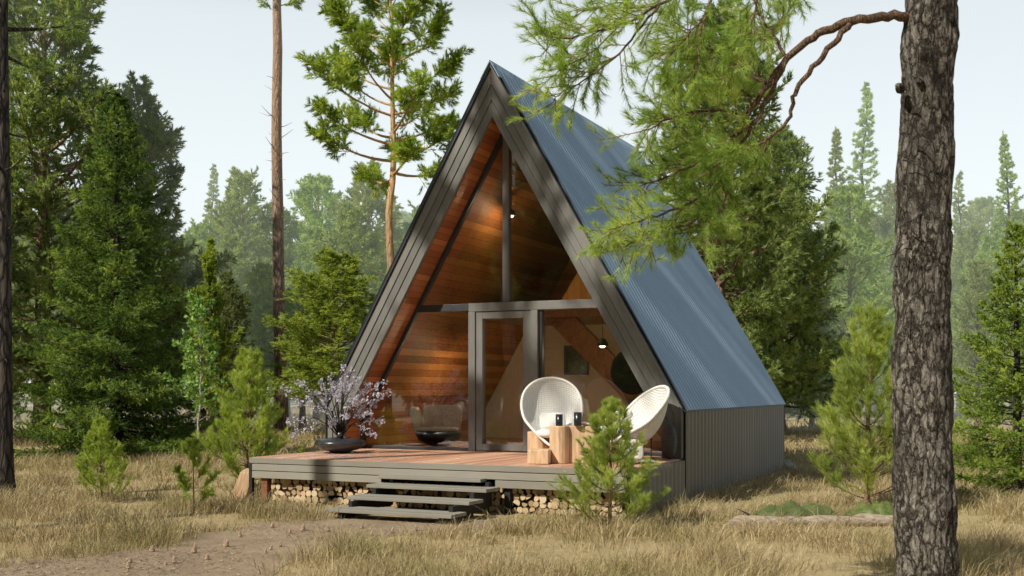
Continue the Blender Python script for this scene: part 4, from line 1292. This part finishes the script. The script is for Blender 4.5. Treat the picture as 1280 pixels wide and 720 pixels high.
dup(Q2, spot(1008, 85), 1.3, height_to(250, 85) / 16, 'thin hazy spruce right of the cabin roof')
# far tree line
rf = random.Random(77)
kinds = [K, L2, Q1, Q2, K, L2]
k = 0
for i in range(84):
    px = -160 + i * 19.5 + rf.uniform(-10, 10); d = rf.uniform(80, 150)
    src = kinds[rf.randrange(6)]
    yt = rf.uniform(265, 372) if 120 < px < 1120 else rf.uniform(240, 360)
    H0 = 13 if src in (K, L2) else 16
    dup(src, spot(px, d), rf.uniform(0, 6), height_to(yt, d) / H0, 'distant conifer of the hazy far tree line', 'hazy trees of the far tree line')
for px, d, yt in ((300, 52, 395), (450, 50, 400), (360, 66, 330), (235, 52, 300), (205, 60, 300), (955, 55, 400), (1040, 60, 420), (1150, 56, 380), (1190, 62, 400), (1265, 64, 330), (20, 56, 250), (100, 60, 260), (290, 54, 300), (345, 60, 262), (395, 56, 290), (440, 52, 262), (480, 56, 300), (505, 50, 330), (515, 62, 285), (250, 58, 285), (930, 62, 300), (1000, 58, 290), (1035, 66, 300), (1085, 60, 300), (1110, 58, 350), (1210, 64, 290), (1240, 58, 300), (1275, 66, 270)):
    dup([K, L2][int(px) % 2], spot(px, d), px, height_to(yt, d) / 13, 'low conifer in front of the hazy far tree line', 'low conifers before the far tree line')

# leafy sapling left of the young pine
sa = conifer(80, 3.6, .03, .9, 34, lambda t: .75 * (1 - t) ** .4 + .12, lambda t: .6 + .4 * t, lambda t: -.1, 9, .35, .8, 2, .6, 4, .10, .06, .7, smin=.25, flat=.3, limb=.014, leafy=True, wander=.5)
tree('leafy_sapling', 'thin pale-stemmed sapling with loose broad leaves beside the dark spruce', 'tree', *sa, M['birch'], M['leaf'], spot(247, 25), 0, height_to(375, 25) / 3.6)

# young pines
yp = [conifer(90 + s, 2.8, .040, .16, 76, lambda t: 1.1 * (1 - t) ** .8 * (.95 + .2 * min(t, .25)) + .08, lambda t: .18 + .6 * t, lambda t: .75, 13, .42, .62, 3, .60, 40, .105, .0042, .58, smin=.3, flat=.4, whorl=.14, limb=.016, twup=.5, twr=.0035, subup=.4, wander=.3, ztop=.88) for s in range(2)]
Y1 = tree('young_pine', 'bright green young pine right of the cabin before the mossy log', 'tree', *yp[0], M['bark_young'], M['needle_young'], spot(1085, 15.6), 0, height_to(383, 15.6) / 2.8)
Y2 = tree('young_pine', 'bright young pine growing in front of the deck and wicker chairs', 'tree', *yp[1], M['bark_young'], M['needle_young'], spot(762, 13.5), 1., height_to(497, 13.5) / 2.8)
Y2.scale = (Y2.scale[0] * 1.2, Y2.scale[1] * 1.2, Y2.scale[2])
dup(Y1, spot(308, 18.85), 2., height_to(436, 18.85) / 2.8, 'young pine standing left of the deck corner')
dup(Y2, spot(126, 16.8), 3., height_to(520, 16.8) / 2.8, 'small dense young pine in the grass before the dark spruce')
sy = conifer(95, 1.0, .013, .15, 17, lambda t: .42 * (1 - t) ** .5 + .05, lambda t: .25 + .5 * t, lambda t: .5, 22, .26, .7, 3, .6, 38, .085, .0045, .6, smin=.35, flat=.4, whorl=.2, limb=.008, twup=.2, twr=.0025, minlen=.05)
tree('pine_seedling', 'sparse little pine seedling between the two young pines at left', 'tree', *sy, M['bark_young'], M['needle_young'], spot(242, 15.3), 0, height_to(558, 15.3) / 1.)

# ------------------------------------------------------------------ foreground pine with the overhanging branch
def foreground_pine():
    rng = np.random.default_rng(33); r_ = random.Random(33)
    D0 = 8.0
    base = spot(1160, D0)
    t = thing('overhanging_pine', 'large rough pine trunk at the right foreground with a branch reaching over the roof', 'tree', base)
    # trunk: centre and half width read in the picture at a row
    rows = [(1000, 1168, 47), (860, 1163, 41), (720, 1159, 38), (540, 1153, 37), (360, 1153, 35), (180, 1158, 34), (0, 1163, 33), (-250, 1172, 31), (-700, 1185, 26), (-1200, 1195, 20)]
    P = [at(px, py, D0) - base for py, px, hw in rows]; Rr = [.95 * hw * D0 / F for py, px, hw in rows]
    P[0].z = min(P[0].z, -.2)
    NT, NS = 110, 560; V = []
    zs = [p.z for p in P]
    for j in range(NS + 1):
        z = -.2 + (zs[-1] + .2) * j / NS
        k = max(i for i in range(len(zs)) if zs[i] <= z + 1e-6); k = min(k, len(zs) - 2)
        f = (z - zs[k]) / (zs[k + 1] - zs[k]); f = min(max(f, 0), 1)
        c = P[k].lerp(P[k + 1], f); rr = Rr[k] + (Rr[k + 1] - Rr[k]) * f
        for i in range(NT):
            a = 2 * PI * i / NT; ca, sa_ = math.cos(a), math.sin(a)
            q = Vector((ca * rr, sa_ * rr, z))
            w_ = mn.noise(q * 3.) * .02
            pl = mn.voronoi(Vector((ca * rr * 26 + mn.noise(q * 9) * .7, sa_ * rr * 26, z * 4.5 + mn.noise(q * 7) * .9)))[0]
            e = min((pl[1] - pl[0]) * 2.2, 1)
            h = w_ + abs(mn.noise(Vector((q.x * 24, q.y * 24, q.z * 5.5 + mn.noise(q * 6))))) * .026 - .006 + mn.noise(Vector((q.x * 34, q.y * 34, q.z * 7))) * .007
            V.append((c.x + ca * (rr + h), c.y + sa_ * (rr + h), z))
    m = MB(); m.add(V, [(j * NT + i, j * NT + (i + 1) % NT, (j + 1) * NT + (i + 1) % NT, (j + 1) * NT + i) for j in range(NS) for i in range(NT)])
    obj('trunk', m.mesh('trunk', True), M['bark_old'], t)
    # knot and dead twigs on the trunk
    m = MB()
    for py, px, dx, dy in ((108, 1124, -4, 2), (102, 1150, 5, -8)):
        p = at(px, py, D0 - .17) - base
        k = MB(); k.tube([p + Vector((0, .08, 0)), p, p + Vector((-.015, -.03, .005))], [.035, .027, .012], 8); obj('knot', k.mesh('knot', True), M['bark_old'], t)
    for (px, py) in ((1130, 120), (1140, 175), (1128, 200), (1150, 265), (1135, 285), (1160, 300), (1140, 312), (1128, 305), (1150, 330), (1170, 215), (1135, 380)):
        p = at(px, py, D0 - .185) - base
        az = r_.uniform(0, 6.28); pts = [p]
        dvec = ux * r_.uniform(-1, 1) + Vector((0, 0, r_.uniform(-.9, .3))) - uy * .25
        for k in range(4):
            pts.append(pts[-1] + dvec * .05 + Vector((0, 0, -.012 * k))); 
        m.tube(pts, [.006, .005, .004, .003, .0015], 5)
        q = pts[2]; e = ux * r_.uniform(-1, 1) + Vector((0, 0, r_.uniform(-.8, .2))) - uy * .2
        m.tube([q, q + e * .06, q + e * .12 + Vector((0, 0, -.02))], [.004, .003, .001], 4)
        obj('dead_twig', m.mesh('dead', True), M['bark_dark'], t); m = MB()
    # limbs
    lim = [
        ([(1140, 24, 8.), (1118, 19, 7.95), (1085, 22, 7.9), (1048, 32, 7.9), (1015, 47, 7.95), (985, 72, 8.05), (958, 105, 8.15), (935, 145, 8.25), (912, 185, 8.3), (893, 225, 8.35), (880, 262, 8.4), (872, 290, 8.4)], .037, .011, 0),
        ([(1066, 27, 7.9), (1048, 48, 7.85), (1022, 78, 7.85), (1000, 105, 7.85), (990, 128, 7.85), (985, 150, 7.85), (968, 166, 7.85), (948, 180, 7.9), (925, 186, 7.9)], .024, .006, .75),
        ([(985, 72, 8.05), (965, 112, 8.0), (945, 150, 8.0), (925, 180, 8.0), (905, 200, 7.95), (885, 215, 7.9)], .022, .006, .5),
        ([(935, 145, 8.25), (900, 138, 8.1), (862, 142, 8.0), (828, 152, 7.9), (800, 166, 7.8)], .014, .004, .15),
        ([(912, 185, 8.3), (880, 200, 8.3), (848, 214, 8.35), (818, 226, 8.4), (790, 235, 8.4)], .013, .004, .1),
        ([(893, 225, 8.35), (870, 250, 8.2), (845, 262, 8.1), (815, 272, 8.05), (785, 280, 8.0), (760, 290, 8.0)], .013, .003, .15),
        ([(880, 262, 8.4), (858, 282, 8.3), (830, 290, 8.2), (800, 300, 8.1), (775, 312, 8.1)], .012, .003, .1),
        ([(958, 105, 8.15), (930, 88, 8.2), (895, 66, 8.25), (865, 48, 8.3), (838, 30, 8.35)], .016, .004, .1),
        ([(985, 72, 8.05), (968, 45, 8.1), (950, 20, 8.2), (935, -10, 8.25)], .014, .004, .2),
        ([(945, 130, 8.25), (925, 112, 8.5), (900, 100, 8.7), (870, 96, 8.8), (838, 100, 8.9)], .013, .004, .1),
        ([(920, 170, 8.3), (890, 170, 8.6), (860, 178, 8.7), (832, 190, 8.8)], .012, .004, .1),
        ([(900, 210, 8.3), (905, 235, 8.1), (900, 262, 8.0), (885, 282, 7.95)], .010, .003, .2),
        ([(1010, -190, 8.2), (960, -120, 8.2), (915, -60, 8.2), (870, -22, 8.2), (825, 5, 8.2), (775, 30, 8.2), (725, 45, 8.2), (680, 50, 8.2)], .022, .004, .42),
        ([(825, 5, 8.2), (795, 42, 8.15), (768, 72, 8.1), (738, 95, 8.1), (705, 115, 8.1), (688, 130, 8.1)], .010, .003, .25),
        ([(850, -8, 8.2), (815, -10, 8.4), (770, 5, 8.5), (720, 15, 8.5)], .010, .003, .2),
        ([(775, 30, 8.2), (745, 62, 8.1), (715, 80, 8.1), (690, 85, 8.05)], .006, .002, .3),
        ([(915, -60, 8.2), (895, -15, 8.1), (880, 25, 8.0), (872, 65, 7.9), (868, 105, 7.9)], .012, .003, .35),
        ([(960, -120, 8.2), (950, -50, 8.0), (945, 5, 7.9), (935, 50, 7.8), (920, 85, 7.8)], .013, .003, .4),
        ([(880, 25, 8.0), (850, 55, 7.9), (825, 85, 7.9)], .007, .002, .2),
        ([(975, -100, 8.2), (985, -40, 8.3), (985, 10, 8.3), (975, 40, 8.3)], .010, .003, .45),
    ]
    top_ = [Vector((.25, 0, 9.0)), Vector((0, -.9, 8.7)), Vector((-.4, -1.7, 8.0)), Vector((-.8, -2.3, 7.3)), Vector((-1.1, -2.9, 6.6))]
    lim += [(top_, .05, .006, .45)] + 0 * [([v + Vector((-.3 * i, .5 * i, .3 * i)) for i, v in enumerate(top_)], .03, .005, .35), ([v + Vector((.35 * i, -.45 * i, .1 * i)) for i, v in enumerate(top_)], .03, .005, .35)]
    lm = MB(); A = []; B = []; tw0 = []; tw1 = []
    def smooth(pts):
        out = []
        n = len(pts)
        for i in range(n - 1):
            p0, p1, p2, p3 = pts[max(i - 1, 0)], pts[i], pts[i + 1], pts[min(i + 2, n - 1)]
            for k in range(4):
                u = k / 4
                out.append(.5 * ((2 * p1) + (p2 - p0) * u + (2 * p0 - 5 * p1 + 4 * p2 - p3) * u * u + (3 * p1 - p0 - 3 * p2 + p3) * u ** 3))
        out.append(pts[-1]); return out
    for pix, ra, rb, s0 in lim:
        pts = smooth([p if isinstance(p, Vector) else at(*p) - base for p in pix]); n = len(pts)
        for i in range(1, n - 1): pts[i] = pts[i] + Vector((r_.uniform(-1, 1), r_.uniform(-1, 1), r_.uniform(-1, 1))) * .012
        lm.tube(pts, [ra + (rb - ra) * (i / (n - 1)) for i in range(n)], 8)
        if s0 == 0: s0 = .62
        q = np.array([tuple(p) for p in pts]); k0 = int((n - 1) * s0)
        for k in range(k0, n - 1): A.append(q[k]); B.append(q[k + 1])
    A = np.array(A); B = np.array(B); Ls = np.linalg.norm(B - A, axis=1)
    # side shoots: fixed lengths
    rep = np.maximum(1, np.round(Ls * 30)).astype(int)
    idx = np.repeat(np.arange(len(A)), rep); n = len(idx)
    fr = rng.random((n, 1)); b0 = A[idx] + (B[idx] - A[idx]) * fr; T = unit(B[idx] - A[idx])
    rnd = rng.normal(size=(n, 3)); rnd = unit(rnd - T * (rnd * T).sum(1, keepdims=True))
    a = .85 * (.6 + .6 * rng.random((n, 1))); d = T * np.cos(a) + rnd * np.sin(a); d[:, 2] += .0; d = unit(d)
    ln = .24 * (.5 + .8 * rng.random((n, 1)))
    s1a, s1b = b0, b0 + d * ln
    s2a, s2b = children(rng, s1a, s1b, 3, .3, .75, .75, .1, .12, .35)
    segA = np.concatenate([s1a, s2a]); segB = np.concatenate([s1b, s2b])
    tri = needles(rng, segA, segB, 56, .072, .0036, .85, tmin=.25)
    print('branch needles', len(tri) // 3)
    obj('limbs', lm.mesh('limbs', True), M['bark_limb'], t)
    obj('crown', crown_mesh('crown', tri, [(s1a, s1b, .0045, .003), (s2a, s2b, .003, .002)]), [M['needle_branch'], M['twig']], t)
M['bark_limb'] = bark('bark limb', (.10, .062, .042), (.30, .20, .13), sc=3., bmp=.5)
foreground_pine()

# trees standing on the sunny side behind the viewer: they shade the gable and mirror in the glass
dup(S, (-6.9, -14.2, 0), 1.0, (1.15, 1.15, 1.75), 'tall pine outside the picture left of the path')
tags = [(-40 + k * 3.1 + (k * 5 % 3), -47 - (k * 7 % 5) * 1.6) for k in range(17)] + [(-25 + k * 2.3 + (k * 7 % 3 - 1) * .7, -27 - (k % 2) * 3.5 - (k * 5 % 4) * .5) for k in range(12)] + [(-27, -34), (-17, -38), (-3, -38), (-34, -26), (4, -40), (-10, -40)]
for i, (x, y) in enumerate(tags):
    dup([A, B, K, L2][i % 4], (x, y, 0), i * 1.3, .8 + .07 * (i % 3), 'pine of the wood opposite the cabin', 'pines of the wood opposite the cabin')
